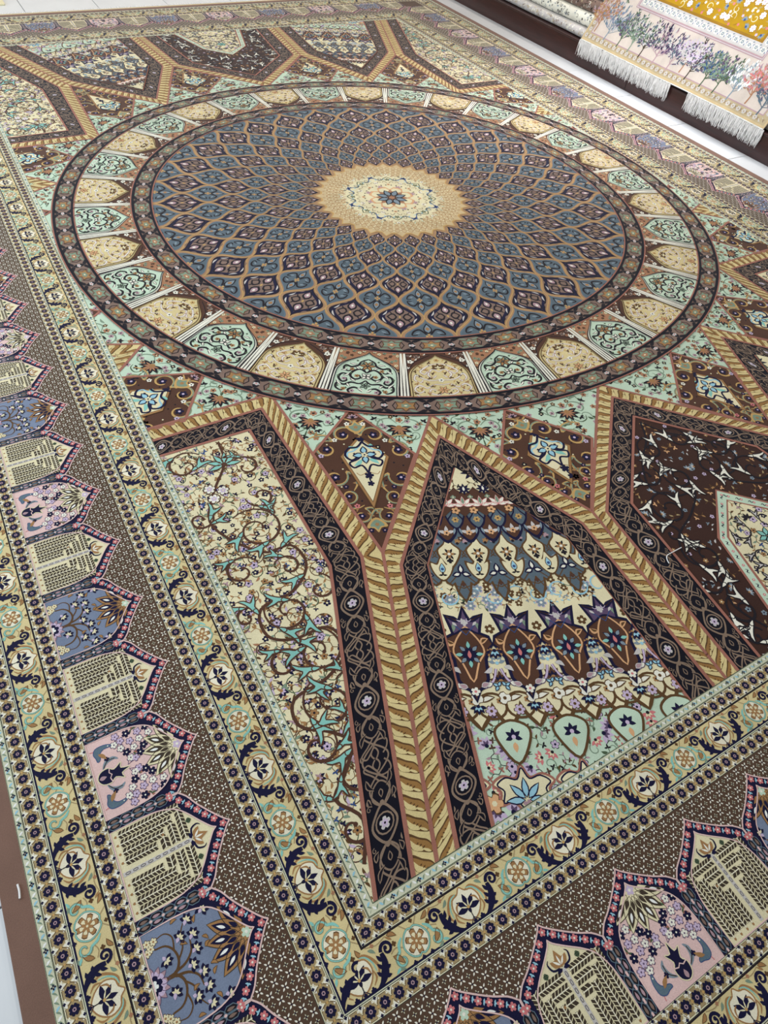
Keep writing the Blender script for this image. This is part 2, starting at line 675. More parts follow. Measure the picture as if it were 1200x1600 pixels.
for sx in (-1, 1):
    gb.leaf(sx * 47, 22, sx * 57, 9, 6, 'tan', 3, 1.5, 'ropedark', .7)
    gb.leaf(sx * 50, 45, sx * 61, 39, 5, 'tan', 3, 1.5, 'ropedark', .7)
    gb.stroke(cat([(sx * 46, 25), (sx * 54, 28), (sx * 62, 24)], 4), 1.3, 'olive', 2)
    gb.stroke(cat([(sx * 20, 46), (sx * 34, 42), (sx * 48, 45)], 4), 1.2, 'olive', 2)
    gb.rose(sx * 54, 33, 3.2, 4, 'ropedark', 3)
    gb.rose(sx * 29, 44, 2.6, 4, 'terra', 3)
    gb.leaf(sx * 22, 42, sx * 30, 35, 4, 'sage', 3, 1)
    gb.leaf(sx * 47, 6, sx * 56, 3, 3.4, 'sage', 3, 1)
    gb.stroke(cat([(sx * 9, 30), (sx * 14, 27), (sx * 16, 20)], 3), 2.4, 'tan', 4, taper=(.4, 1, .4))
# tan flower cartouche round x = 80
cx = 80
cart = cat([(cx - 17, 22), (cx - 12, 33), (cx - 5, 38), (cx, 37), (cx + 5, 38), (cx + 12, 33), (cx + 17, 22), (cx + 12, 11), (cx + 4, 7), (cx, 9), (cx - 4, 7), (cx - 12, 11)], 3, True)
gb.poly(cart, 'pale', 2)
gb.stroke(cart, 2.4, 'sage', 3, closed=True)
gb.stroke(cart, 1.1, 'teal', 4, closed=True)
gb.rose(cx, 22, 14.2, 6, 'ropedark', 4, inner=.5, rot=PI / 2)
gb.rose(cx, 22, 13, 6, 'tan', 4, inner=.45, rot=PI / 2)
gb.rose(cx, 22, 9.5, 6, 'cream', 5, inner=.4, rot=PI / 2)
gb.rose(cx, 22, 7.0, 6, 'tan', 6, inner=.5)
gb.disc(cx, 22, 1.6, 'cream', 7, 6)
for sx in (-1, 1):
    gb.stroke(spiral(cx + sx * 24, 13, 8.5, PI / 2, -sx * 1.0, .3), 3.4, 'sage', 3, taper=(1.2, 1, .6))
    gb.stroke(spiral(cx + sx * 24, 13, 8.0, PI / 2, -sx * .9, .4), 1.8, 'teal', 4, taper=(1.2, 1, .5))
    gb.stroke(cat([(cx + sx * 15, 34), (cx + sx * 21, 29), (cx + sx * 24, 21)], 4), 3.6, 'teal', 4, taper=(.4, 1, .8))
    gb.leaf(cx + sx * 30, 8, cx + sx * 38, 4, 3.4, 'teal', 4)
    gb.rose(cx + sx * 12, 3.5, 2.8, 4, 'navy', 4)
    gb.leaf(cx + sx * 26, 38, cx + sx * 33, 45, 3, 'tan', 3)
gb.stroke([(cx - 12, 46), (cx - 3, 36)], 1.2, 'olive', 3)
gb.stroke([(cx + 12, 46), (cx + 3, 36)], 1.2, 'olive', 3)
gb.rose(cx + 4, 44, 2.6, 4, 'ropedark', 4)
gb.rose(cx, 3.5, 2.6, 4, 'navy', 4)


def guard_band(d0, w, phase):
    def b(k, h):
        m = Motif()
        strip(m, h, d0, d0 + w, 'straw', 0)
        strip(m, h, d0, d0 + .0018, 'ink', 1)
        strip(m, h, d0 + w - .0035, d0 + w - .0012, 'navy', 1)
        strip(m, h, d0 + w - .0012, d0 + w, 'lightline', 1)
        n = int((h + d0) / .160) + 2
        g = Motif().add(gb, lambda v: np.c_[v[:, 0], 48 - v[:, 1]])
        m.many(g, [(j * .160 + phase[k % 2], d0, K * w / .048) for j in range(-n, n + 1)], 0)
        return m
    return b


around('white_stripe', white_stripe(0.0, .0125))
around('flower_row', flower_row(.0125, .0235, (.0035, .0)))
around('guard_band', guard_band(.036, .049, (.08, .0)))
around('flower_row', flower_row(.085, .0235, (.0, .0)))
around('flower_row', flower_row(.268, .0255, (.0, .0)))
around('guard_band', guard_band(.2935, .0465, (.0, .0)))
around('flower_row', flower_row(.340, .0225, (.0, .0)))
around('white_stripe', white_stripe(.3625, .0095))

# --- brown ground strewn with white crosses
cr = Motif()
cr.petals(0, 0, 1.1, 5.3, 4, 2.0, 'ivory', 1, rot=PI / 4)
cr.disc(0, 0, .9, 'navy', 2, 4)
cs = Motif()
cs.petals(0, 0, .9, 3.3, 4, 1.2, 'lightline', 1)
cs.disc(0, 0, 1.0, 'navy', 2, 4)


def brown_border(k, h):
    m = Motif()
    strip(m, h, .1085, .268, 'ground', 0)
    p = 0.0096
    n = int((h + .2) / p) + 1
    m.many(cr, [(j * p, .1145 + i * p, K) for j in range(-n, n + 1) for i in range(8) if (i + j) % 2 == 0], 0)
    m.many(cs, [(j * p, .1145 + i * p, K) for j in range(-n, n + 1) for i in range(8) if (i + j) % 2], 0)
    return m


around('brown_border', brown_border, 'dark brown ground strewn with small white crosses')

# --- the arches of the main border, one object each; drawn with the foot at y = 0 and the tip at y = 144
HWID = 66.5
OUT = cat([(0, 144), (-5, 138), (-20, 126), (-40, 112), (-56, 103), (-HWID, 93)], 3)
OUT = np.vstack([OUT, [(-HWID, 0)]])
OUT = np.vstack([OUT, mx(OUT[::-1])[:-1]])
INN = cat([(0, 125), (-4, 119), (-18, 108), (-36, 95), (-48, 82), (-55, 62), (-57, 40)], 3)
INN = np.vstack([INN, [(-57, 0)]])
INN = np.vstack([INN, mx(INN[::-1])[:-1]])


def arch_shell(fill):
    m = Motif()
    m.poly(OUT, 'navy', 2)
    m.stroke(OUT[:17], 2.0, 'blush', 5)
    m.stroke(OUT[16:], 2.0, 'blush', 5) if False else m.stroke(mx(OUT[:17]), 2.0, 'blush', 5)
    m.poly(INN, fill, 3)
    m.stroke(INN, 1.6, 'blush', 12, closed=True)
    # rose flowers and pale blue leaves along the gable
    for sx in (-1, 1):
        for i, (x, y) in enumerate([(0, 134.5), (11, 126), (22, 117), (33, 109.5), (44.5, 101.5), (55.5, 92), (64, 82)]):
            if i == 0 and sx < 0:
                continue
            m.rose(sx * x, y, 4.8, 5, 'rose', 7, eye='ivory', er=.28)
            if i < 6:
                ax, ay = sx * (x + 5.6), y - 4.2
                m.petals(ax, ay, -.5, 3.8, 3, 2.0, 'sky', 6, rot=-PI / 2 + sx * .9, arc=PI * .9)
        # chain divider beside the arch
        for j in range(5):
            y = 9 + j * 15.5
            q = [(sx * 62.5, y - 8.5), (sx * 58.6, y - 4), (sx * 58.6, y + 4), (sx * 62.5, y + 8.5), (sx * 66.4, y + 4), (sx * 66.4, y - 4)]
            m.fan(q, 'ink', 6)
            m.stroke(q, 1.1, 'bluegrey', 7, closed=True)
            m.leaf(sx * 62.5, y - 5, sx * 62.5, y + 5, 3.6, 'mauve' if j % 2 else 'taupe', 8)
    return m


def hedge(m, p0, p1, w=11.0):
    """clipped hedge seen from the side: pale stem and dark slanting twigs"""
    p0, p1 = np.asarray(p0, float), np.asarray(p1, float)
    L = np.linalg.norm(p1 - p0)
    d = (p1 - p0) / L
    n = np.array((-d[1], d[0]))
    k = max(2, int(L / 5.0))
    m.raw([p0 + n * w * .5, p1 + n * w * .5, p1 - n * w * .5, p0 - n * w * .5], [(0, 1, 2), (0, 2, 3)], 'hedge', 5)
    for s in (-1, 1):
        for i in range(k + 1):
            a = p0 + d * (L * i / k - 2.0)
            m.stroke([a, a + d * 3.6 + n * s * w * .52], .85, 'cream', 6)
    m.stroke([p0 - d * 2.5, p1], 1.3, 'pale', 7)
    m.leaf(*(p0 - d * 6), *(p0 - d * 1), 3.2, 'tan', 5)


def arch_garden():
    m = arch_shell('cream')
    for sx in (-1, 1):
        for q in range(4):
            x, y = 49 - 11.6 * q, 86 - 13.0 * q
            hedge(m, (sx * x, 9), (sx * x, y + 3), 10.4)
            if q < 3:
                hedge(m, (sx * (x - 6.5), y), (sx * 5.5, y), 10.6)
    m.raw([(-2.6, 2), (2.6, 2), (2.6, 92), (-2.6, 92)], [(0, 1, 2), (0, 2, 3)], 'silver', 7)
    for j in range(9):
        m.stroke(ell(0, 8 + j * 9.6, 1.4, 6, 3.4), .8, 'hedge', 8, closed=True)
    m.petals(0, 92, 1, 10, 3, 4.5, 'navy', 8, rot=PI / 2, arc=PI * 1.1)
    m.poly(cat([(0, 94), (-9, 96), (-12, 104), (-5, 103), (0, 113), (5, 103), (12, 104), (9, 96)], 2, True), 'tan', 9)
    m.petals(0, 95, 1, 12, 3, 2.6, 'ivory', 10, rot=PI / 2, arc=PI * .5)
    for sx in (-1, 1):
        m.stroke(cat([(sx * 4, 93), (sx * 13, 95), (sx * 16, 103), (sx * 13, 107)], 3), 2.4, 'navy', 8, taper=(1, 1, .3))
        m.rose(sx * 25, 95, 3.6, 4, 'moss', 8, inner=.8)
        m.petals(sx * 25, 95, .5, 3, 4, 1, 'ink', 9, rot=PI / 4)
    return m


def drops(m, body, core, cap):
    for i, a in enumerate((-1.08, -.62, -.2, .2, .62, 1.08)):
        x1, y1 = math.sin(a) * 52, 117 - math.cos(a) * 52
        x0, y0 = math.sin(a) * 9, 117 - math.cos(a) * 9
        m.leaf(x0, y0, x1, y1, 19, body, 4, 0, 'hedge', .9, n=7)
        ux, uy = math.sin(a), -math.cos(a)
        m.leaf(ux * 21, 117 + uy * 21, ux * 46, 117 + uy * 46, 9.0, core, 6, n=6)
        m.leaf(ux * 28, 117 + uy * 28, ux * 40, 117 + uy * 40, 3.6, 'white', 7)
    m.poly([(0, 123), (-26, 102), (-14, 98), (0, 104), (14, 98), (26, 102)], body, 5)
    for a in (-.85, -.42, 0, .42, .85):
        ux, uy = math.sin(a), -math.cos(a)
        m.leaf(ux * 14, 117 + uy * 14, ux * 27, 117 + uy * 27, 5.0, core, 7)
    m.rose(0, 115, 6.5, 5, cap, 8, eye='ivory')


def clip_inner(m, body):
    """keep what lies inside the arch opening (convex)"""
    q = Motif().add(body)
    q.clip(halfplanes([(0, 125), (-40, 97), (-52, 80), (-57, 55), (-57, 0), (57, 0), (57, 55), (52, 80), (40, 97)]))
    return m.add(q)


def arch_pink():
    m, b = arch_shell('blush'), Motif()
    drops(b, 'cream', 'hedge', 'lilac')
    # navy vase
    v = cat([(0, 4), (-9, 9), (-11, 20), (-6, 27), (-12, 38), (-4, 36), (0, 48), (4, 36), (12, 38), (6, 27), (11, 20), (9, 9)], 3, True)
    b.poly(v, 'navy', 6)
    b.stroke(v, 1.3, 'cream', 7, closed=True)
    b.stroke([(-11, 22), (-4, 20), (0, 23), (4, 20), (11, 22)], 1.4, 'blush', 8)
    b.leaf(0, 6, 0, 16, 6, 'mauve', 8)
    for sx in (-1, 1):
        # bird
        bd = cat([(sx * 31, 9), (sx * 38, 7), (sx * 45, 11), (sx * 46, 22), (sx * 43, 31), (sx * 40, 31), (sx * 40, 22), (sx * 36, 16), (sx * 27, 14), (sx * 25, 10)], 3, True)
        b.poly(bd, 'bluegrey', 6)
        b.stroke(bd, .9, 'blue', 7, closed=True)
        b.disc(sx * 42, 28, 1.0, 'ivory', 8, 5)
        b.leaf(sx * 36, 13, sx * 24, 22, 5.5, 'tan', 8, 1)
        b.stroke([(sx * 42, 8), (sx * 43, 3)], 1, 'rose', 6)
        b.stroke(cat([(sx * 12, 14), (sx * 20, 20), (sx * 22, 30), (sx * 18, 36)], 3), 5.5, 'steel', 5, taper=(.3, 1, .9, .2))
        b.stroke(cat([(sx * 13, 15), (sx * 21, 22), (sx * 21, 32)], 3), 1.2, 'hedge', 6)
        b.rose(sx * 24, 22, 3.6, 4, 'navy', 7)
        b.stroke(cat([(sx * 3, 46), (sx * 16, 50), (sx * 30, 44), (sx * 42, 50)], 4), .8, 'grape', 5)
        b.stroke(cat([(sx * 3, 46), (sx * 10, 62), (sx * 26, 70), (sx * 42, 72)], 4), .8, 'grape', 5)
        for i, (x, y) in enumerate([(11, 52), (21, 49), (30, 43), (41, 45), (48, 55), (35, 57), (24, 60), (13, 66), (33, 70), (44, 70), (21, 73), (50, 40), (39, 36), (46, 82), (36, 84), (8, 58)]):
            navy_ = i % 3 == 1
            b.rose(sx * x, y, 6.0, 5, 'navy' if navy_ else 'grape', 6)
            if not navy_:
                b.rose(sx * x, y, 4.8, 5, 'lilac' if i % 2 else 'ivory', 7)
            b.disc(sx * x, y, 1.3, 'ivory' if navy_ else 'grape', 8, 5)
        for (x, y, a) in [(50, 63, .6), (30, 79, 1.2), (45, 60, -.3), (17, 57, 2.0)]:
            b.leaf(sx * x, y, sx * (x + 9 * math.cos(a)), y + 9 * math.sin(a), 3.4, 'pink', 5, 1)
            b.leaf(sx * x, y, sx * (x + 8 * math.cos(a + .9)), y + 8 * math.sin(a + .9), 2.6, 'moss', 5, 1)
    return clip_inner(m, b)


def arch_blue():
    m, b = arch_shell('peri'), Motif()
    drops(b, 'tan', 'navy', 'mint')
    b.petals(0, 0, 8, 20, 7, 6.5, 'mauve', 4, rot=PI / 2, arc=PI * .95, ol='grape', ow=.7)
    b.rose(0, 0, 15, 9, 'lilac', 5, inner=.85)
    b.rose(0, 0, 11, 7, 'navy', 6, inner=.75)
    b.rose(0, 0, 6, 5, 'white', 7)
    for sx in (-1, 1):
        f = lambda p: [(sx * a, c) for a, c in p]
        b.stroke(f(cat([(0, 16), (2, 28), (12, 34), (24, 32), (33, 24), (35, 12)], 4)), 3.0, 'ropedark', 5, taper=(1.4, 1, .8, .6))
        b.stroke(f(cat([(2, 26), (5, 40), (14, 50), (26, 52)], 4)), 2.6, 'ropedark', 5, taper=(1.2, 1, .6))
        b.stroke(f(cat([(12, 34), (22, 42), (36, 44), (46, 50)], 4)), 2.2, 'ropedark', 5, taper=(1, .8, .5))
        b.stroke(f(cat([(24, 32), (38, 34), (46, 26), (44, 14)], 4)), 2.0, 'ropedark', 5, taper=(1, .8, .4))
        for i, (x, y, a) in enumerate([(13, 56, 1.2), (29, 57, .9), (47, 55, .8), (18, 21, 2.6), (1 if sx > 0 else 99, 47, 1.57), (49, 76, 1.2), (33, 42, 1.0)]):
            if x > 90:
                continue
            b.petals(sx * x, y, 1, 8.6, 5, 5.2, 'navy', 7, rot=(a if sx > 0 else PI - a), arc=PI * 1.1)
            b.petals(sx * x, y, 0, 5.4, 4, 2.6, 'cream', 8, rot=(a if sx > 0 else PI - a), arc=PI * .9)
            b.leaf(sx * x - 1, y - 1, sx * (x - 7 * math.cos(a)), y - 6 * math.sin(a), 4.2, 'lilac', 8)
        for (x, y) in [(38, 8), (44, 13), (45, 5), (35, 3)]:
            b.rose(sx * x, y, 5.0, 6, 'ropedark', 6)
            b.rose(sx * x, y, 4.2, 6, 'cream', 7, eye='tan')
        for (x, y, a) in [(40, 62, .5), (22, 66, 2.4), (52, 36, 1.4), (9, 66, 1.0), (26, 40, 2), (50, 88, 2)]:
            b.leaf(sx * x, y, sx * (x + 9 * math.cos(a)), y + 9 * math.sin(a), 3.8, 'tan', 6, 1.6, 'ropedark', .6)
        b.leaf(sx * 48, 66, sx * 52, 74, 4, 'navy', 6)
    return clip_inner(m, b)


ARCH = {'garden': arch_garden(), 'pink': arch_pink(), 'blue': arch_blue()}
ARCH_ME = {k: to_mesh('border_arch_' + k, ARCH[k], lambda v, z: np.c_[v[:, 0] * K * S, v[:, 1] * K * S, z + 4 * DZ]) for k in ARCH}
SEQ = ('garden', 'blue', 'garden', 'pink')
ARCH_LABEL = {'garden': None, 'pink': 'pink arch with birds and a navy vase', 'blue': 'blue arch with flowering branches'}
FOOT = .2675
for k in range(4):
    h, pitch = half_len(k), (.134 if k % 2 == 0 else .1316)
    n = int(round((h + .11) / pitch))
    for j in range(-n, n + 1):
        # the bottom side has a garden at x = -.545; the left side has one at y = -1.484
        s = j * pitch - (.009 if k % 2 == 0 else 0.0365 if k == 3 else -.0365)
        if k == 3:
            s = -(j * pitch - .0365)
        if k == 1:
            s = j * pitch + .060
        if abs(s) > h + .13:
            continue
        kind = SEQ[(j + 4) % 4] if k % 2 == 0 else SEQ[(1 - j) % 4]
        o = link('border_arch', ARCH_ME[kind], carpet, ARCH_LABEL[kind])
        p = side_map(k)(np.array([(s, FOOT)]))[0]
        o.location = (p[0] * S, p[1] * S, (j % 2) * 8e-6)
        o.rotation_euler = (0, 0, (0, PI / 2, PI, -PI / 2)[k])

# ------------------------------------------------------------------ the field: pale mint ground with flowers
def R4():
    """the four mirror images of the quadrant x < 0, y < 0"""
    return [(1, 1), (-1, 1), (1, -1), (-1, -1)]


def mirrored(m, sx, sy):
    return Motif().add(m, lambda v: np.c_[v[:, 0] * sx, v[:, 1] * sy])


APEX = {45: (-.716, -.706), 65: (-.425, -.911), 90: (0.0, -.986), 25: (-.911, -.425)}
KITE = [  # tip at the circle, left, foot, right corner; outline of the inner diamond follows
    [(-.579, -.821), (-.711, -.910), (-.703, -1.186), (-.519, -.999)],
    [(-.262, -.965), (-.362, -1.089), (-.280, -1.283), (-.139, -1.123)],
]
FIELD = [(-HX, -HY), (HX, -HY), (HX, HY), (-HX, HY)]
FIELD_CLIP = [(1, 0, HX), (-1, 0, HX), (0, 1, HY), (0, -1, HY)]

spand = Motif()                              # the flower cluster of one mint triangle, pointing away from the centre (-y)
spand.petals(0, -4, 2, 24, 7, 9, 'ink', 3, rot=-PI / 2, arc=PI * 1.15)
spand.petals(0, -4, 2, 16, 7, 4, 'terra', 4, rot=-PI / 2, arc=PI * 1.1)
spand.disc(0, -2, 5.5, 'tan', 5, 8)
spand.rose(0, 17, 7, 5, 'terra', 2, eye='ink')
for sx in (-1, 1):
    f = lambda p, sx=sx: [(sx * a, b) for a, b in p]
    spand.stroke(f(cat([(4, 8), (18, 20), (34, 14), (38, 0), (28, -8), (20, 2)], 4)), 3.0, 'sage', 2, taper=(.4, 1, 1, .3))
    spand.stroke(f(cat([(2, -22), (12, -34), (26, -30), (30, -20)], 4)), 2.4, 'moss', 2, taper=(.4, 1, .3))
    spand.stroke(f(cat([(38, 10), (52, 26), (66, 24)], 4)), 2.2, 'sage', 2, taper=(.8, .3))
    spand.rose(sx * 30, 2, 5, 5, 'mauve', 3, eye='ink')
    spand.petals(sx * 44, 16, 0, 8, 3, 4.5, 'ink', 3, rot=PI / 2 - sx * .6, arc=PI * .8)
    spand.petals(sx * 18, -22, 0, 8, 3, 4.5, 'ink', 3, rot=-PI / 2 + sx * .6, arc=PI * .8)
    spand.rose(sx * 58, 30, 6, 5, 'terra', 2, eye='ink')
    spand.rose(sx * 15, 24, 5, 5, 'ropedark', 2, eye='cream')
    spand.leaf(sx * 10, -8, sx * 24, -14, 6, 'sage', 2, 2)
    spand.leaf(sx * 22, 28, sx * 40, 30, 5, 'sage', 2, 2)
spand.leaf(0, -26, 0, -52, 3, 'moss', 1)
spand.petals(0, -44, 0, 8, 3, 5, 'ink', 3, rot=-PI / 2, arc=PI)
spand.petals(0, -58, 0, 7, 3, 4, 'brown', 3, rot=-PI / 2, arc=PI)

fg = Motif()
fg.raw(FIELD, [(0, 1, 2), (0, 2, 3)], 'mint', 0)
q_places = []
for (kt, left_apex, right_apex) in ((KITE[0], APEX[45], APEX[65]), (KITE[1], APEX[65], APEX[90])):
    for corner, ap in ((kt[1], left_apex), (kt[3], right_apex)):
        c = (np.array(kt[0]) + np.array(corner) * 1.1 + np.array(ap)) / 3.1
        q_places.append(c)
        q_places.append(c[::-1])
for sx, sy in R4():
    for c in q_places:
        x, y = c[0] * sx, c[1] * sy
        if abs(x) < HX + .03:
            fg.at(spand, x, y, K * 1.22, math.atan2(y, x) + PI / 2)
small = [blossom(4.2, 'terra', 'ink'), blossom(3.6, 'ink', 'cream', 4), blossom(4, 'mauve', 'ink')]
curl = Motif().stroke(spiral(0, 0, 8, 0, .8, .3), 1.6, 'sage', 0, taper=(1, .5)).leaf(8, 0, 14, -6, 4, 'moss', 0, 1)
ring_poly = [(1.28 * math.cos(a), 1.28 * math.sin(a)) for a in np.linspace(0, 2 * PI, 60)[:-1]]
pts = [p for p in scatter(ring_poly, .0165, 22000, 5) if abs(p[0]) < HX and math.hypot(*p) > .99]
for i, q in enumerate([*small, curl]):
    fg.many(q, [(x, y, K * 1.75, rng.uniform(0, 6.28)) for n_, (x, y) in enumerate(pts) if n_ % 4 == i], 1)
fg.clip(FIELD_CLIP)
part('field_ground', fg, carpet, 'mint green ground with dark flowers', .0003)

# ------------------------------------------------------------------ niches round the medallion
rope = Motif()                               # unit 30 long, 36 wide
rope.poly(cat([(-4, 3), (6, 2), (17, 8), (26, 20), (38, 33), (28, 34.5), (14, 31), (4, 18)], 3, True), 'ropedark', 1)
rope.poly(cat([(-2, 4), (6, 3.4), (15, 9), (22, 19), (33, 32), (27, 32.5), (17, 27), (9, 16)], 3, True), 'rope', 2)
rope.poly(cat([(5, 17), (10, 17), (14, 20), (19, 26), (29, 33.2), (22, 33), (12, 29)], 3, True), 'ropelight', 3)
rope.poly(cat([(-2, 5), (4, 9), (9, 17), (5, 15), (0, 10)], 2, True), 'ropelight', 3)
for t in (.3, .5, .7):
    rope.leaf(4 + 22 * t, 6 + 22 * t, 1 + 24 * t, 12 + 18 * t, 2.4, 'ropedark', 4)

knot = Motif()                               # unit 170 long, 55 wide: interlaced strapwork on black


def kn(p, w=2.7, c='strap', z=1, closed=False):
    knot.stroke(p, w, c, z, closed=closed)


u = np.linspace(0, 170, 45)
env = 15 + 5 * np.cos(2 * PI * u / 170)
kn(np.c_[u, 27.5 + env * np.sin(2 * PI * u / 85 + PI * .5 + .0)], 2.4)
kn(np.c_[u, 27.5 - env * np.sin(2 * PI * u / 85 + PI * .5 + .0)], 2.4)
for x0, s_ in ((0, 1), (170, -1)):
    g = lambda p: [(x0 + s_ * a, b) for a, b in p]
    kn(cat(g([(64, 27), (52, 40), (38, 38), (30, 27), (38, 16), (52, 14), (64, 27)]), 5), 2.2)
    kn(cat(g([(30, 27), (20, 36), (10, 47), (4, 40), (14, 30), (24, 22), (22, 8), (12, 8), (4, 15)]), 5), 2.2)
    kn(cat(g([(0, 27), (8, 22), (16, 27), (8, 33)]), 4, True), 2.2)
    for (x, y, x1, y1, bd) in [(22, 46, 40, 36, 3), (20, 10, 40, 18, -3), (40, 27, 52, 27, 0), (46, 47, 58, 42, 2), (44, 8, 58, 12, -2)]:
        knot.leaf(*g([(x, y)])[0], *g([(x1, y1)])[0], 7.5, 'strap', 2, bd * s_)
        knot.leaf(*g([(x + 1.6, y)])[0], *g([(x1 - 1.6, y1)])[0], 4.0, 'night', 3, bd * s_)
    knot.stroke(spiral(x0 + s_ * 60, 47, 3.6, 0, 1.0, .2), 1.1, 'strap', 2)
ov = cat([(62, 27.5), (72, 40), (85, 46), (98, 40), (110, 27.5), (98, 15), (85, 9), (72, 15)], 4, True)
knot.poly(ov, 'night', 4)
knot.stroke(ov, 3.2, 'strap', 5, closed=True)
knot.stroke(ell(86, 27.5, 13, 14), 2.2, 'strap', 5, closed=True)
knot.rose(86, 27.5, 8.2, 5, 'silver', 6)
knot.rose(86, 27.5, 5.2, 5, 'lilac', 7, eye='night')
for (x, y) in ((50, 47), (60, 6), (118, 47), (112, 7), (6, 48)):
    knot.leaf(x - 4, y, x + 5, y + 1, 2.6, 'strap', 3, 1)
for x in (60, 112):
    knot.disc(x, 27.5, 3.4, 'strap', 6, 8)


def band(m, O, I, unit, L, W, ground, step, z, sw=True, phase=0.0):
    """fill the strip between two polylines with repeats of a unit"""
    for i in range(len(O) - 1):
        a0, a1, b0, b1 = map(np.array, (O[i], O[i + 1], I[i], I[i + 1]))
        m.raw([a0, a1, b1, b0], [(0, 1, 2), (0, 2, 3)], ground, z)
        le = (np.linalg.norm(a1 - a0) + np.linalg.norm(b1 - b0)) / 2
        n = max(1, int(round(le / step)))
        one = Motif()
        for j in range(n):
            f = Motif()
            if sw and i >= (len(O) - 1) / 2:
                f.add(unit, lambda v: np.c_[L - v[:, 0], v[:, 1]])
            else:
                f.add(unit)
            one.add(f, lambda v, j=j: np.c_[v[:, 0] + j * L, v[:, 1]])
        seg = Motif().add(one, bilinear(a0, a1, b0, b1, L * n, W))
        seg.clip(halfplanes([a0, a1, b1, b0]))
        m.add(seg, None, z + 1)


def line(m, P, w, c, z):
    for i in range(len(P) - 1):
        a, b = np.array(P[i], float), np.array(P[i + 1], float)
        d = (b - a) / np.linalg.norm(b - a) * w * .5
        m.stroke([a - d * .6, b + d * .6], w, c, z)


B_ = -1.672
NICHE = {
    45: dict(G=[(-1.188, -.701), (-.716, -.706), (-.703, -1.188), (-.891, B_)], N=[(-1.180, -.740), (-.751, -.741), (-.742, -1.180), (-.928, B_)],
             P=[(-1.172, -.785), (-.799, -.791), (-.802, -1.172), (-.985, B_)]),
    65: dict(G=[(-.891, B_), (-.703, -1.188), (-.425, -.911), (-.280, -1.285), (-.317, B_)], N=[(-.858, B_), (-.687, -1.227), (-.444, -.975), (-.318, -1.300), (-.346, B_)],
             P=[(-.798, B_), (-.642, -1.249), (-.466, -1.070), (-.371, -1.312), (-.402, B_)]),
    90: dict(G=[(-.317, B_), (-.280, -1.285), (0, -.986), (.280, -1.285), (.317, B_)], N=[(-.287, B_), (-.253, -1.298), (0, -1.036), (.253, -1.298), (.287, B_)],
             P=[(-.232, B_), (-.191, -1.304), (0, -1.109), (.191, -1.304), (.232, B_)]),
}
sw_ = lambda P: [(b, a) for a, b in P]


# --- cream panel with turquoise arabesques
def vine(m, c, r, a0, turns, line_, fill, w=5.2, L=30, nl=3, z=6):
    x, y = c[0] / K, c[1] / K
    sp = spiral(x, y, r / K, a0, turns, .22, int(18 * abs(turns)) + 6)
    m.stroke(sp, w, line_, z, taper=(.55, 1.1, .9, .6))
    m.disc(sp[-1][0], sp[-1][1], w * .75, line_, z, 8)
    n = len(sp)
    lf = splitleaf(fill, line_, L, 2.4)
    for q in range(nl):
        i = int(n * (.20 + .66 * q / max(1, nl)))
        d = sp[i + 1] - sp[i]
        m.at(lf, sp[i][0], sp[i][1], 1.0, math.atan2(d[1], d[0]) + (.35 if q % 2 else -.3), (q + (turns > 0)) % 2 == 0, z + 2)
    return sp


def fillers(m, poly, d, kinds, seed, avoid=(), tries=5000, z=1, stem='moss'):
    pts_ = scatter([(a / K, b / K) for a, b in poly], d, tries, seed, avoid)
    R = random.Random(seed)
    for i, q in enumerate(kinds):
        m.many(q, [(x, y, R.uniform(1.0, 1.5), R.uniform(0, 6.28)) for j, (x, y) in enumerate(pts_) if j % len(kinds) == i], z)
    return pts_


def twig(stem, leafc, bud):
    m = Motif()
    m.stroke(cat([(-9, -3), (-3, 2), (3, 0), (8, 4)], 3), .9, stem, 0)
    m.leaf(-3, 2, -8, 7, 3.0, leafc, 0, .8)
    m.leaf(2, 0, 5, -7, 3.0, leafc, 0, .8)
    return m.petals(8, 4, 0, 5, 3, 2.6, bud, 1, rot=.6, arc=PI)


FILL_CREAM = [blossom(4.6, 'navy', 'cream'), twig('ropedark', 'tan', 'navy'), blossom(5, 'lilac', 'navy', 5, 'navy'), twig('moss', 'ropedark', 'mauve'), blossom(4.4, 'tan', 'ink', 5, 'ropedark'),
              twig('ropedark', 'sage', 'blue'), palmette('navy', 'lilac', 'tan', 9), twig('tan', 'tan', 'ropedark')]


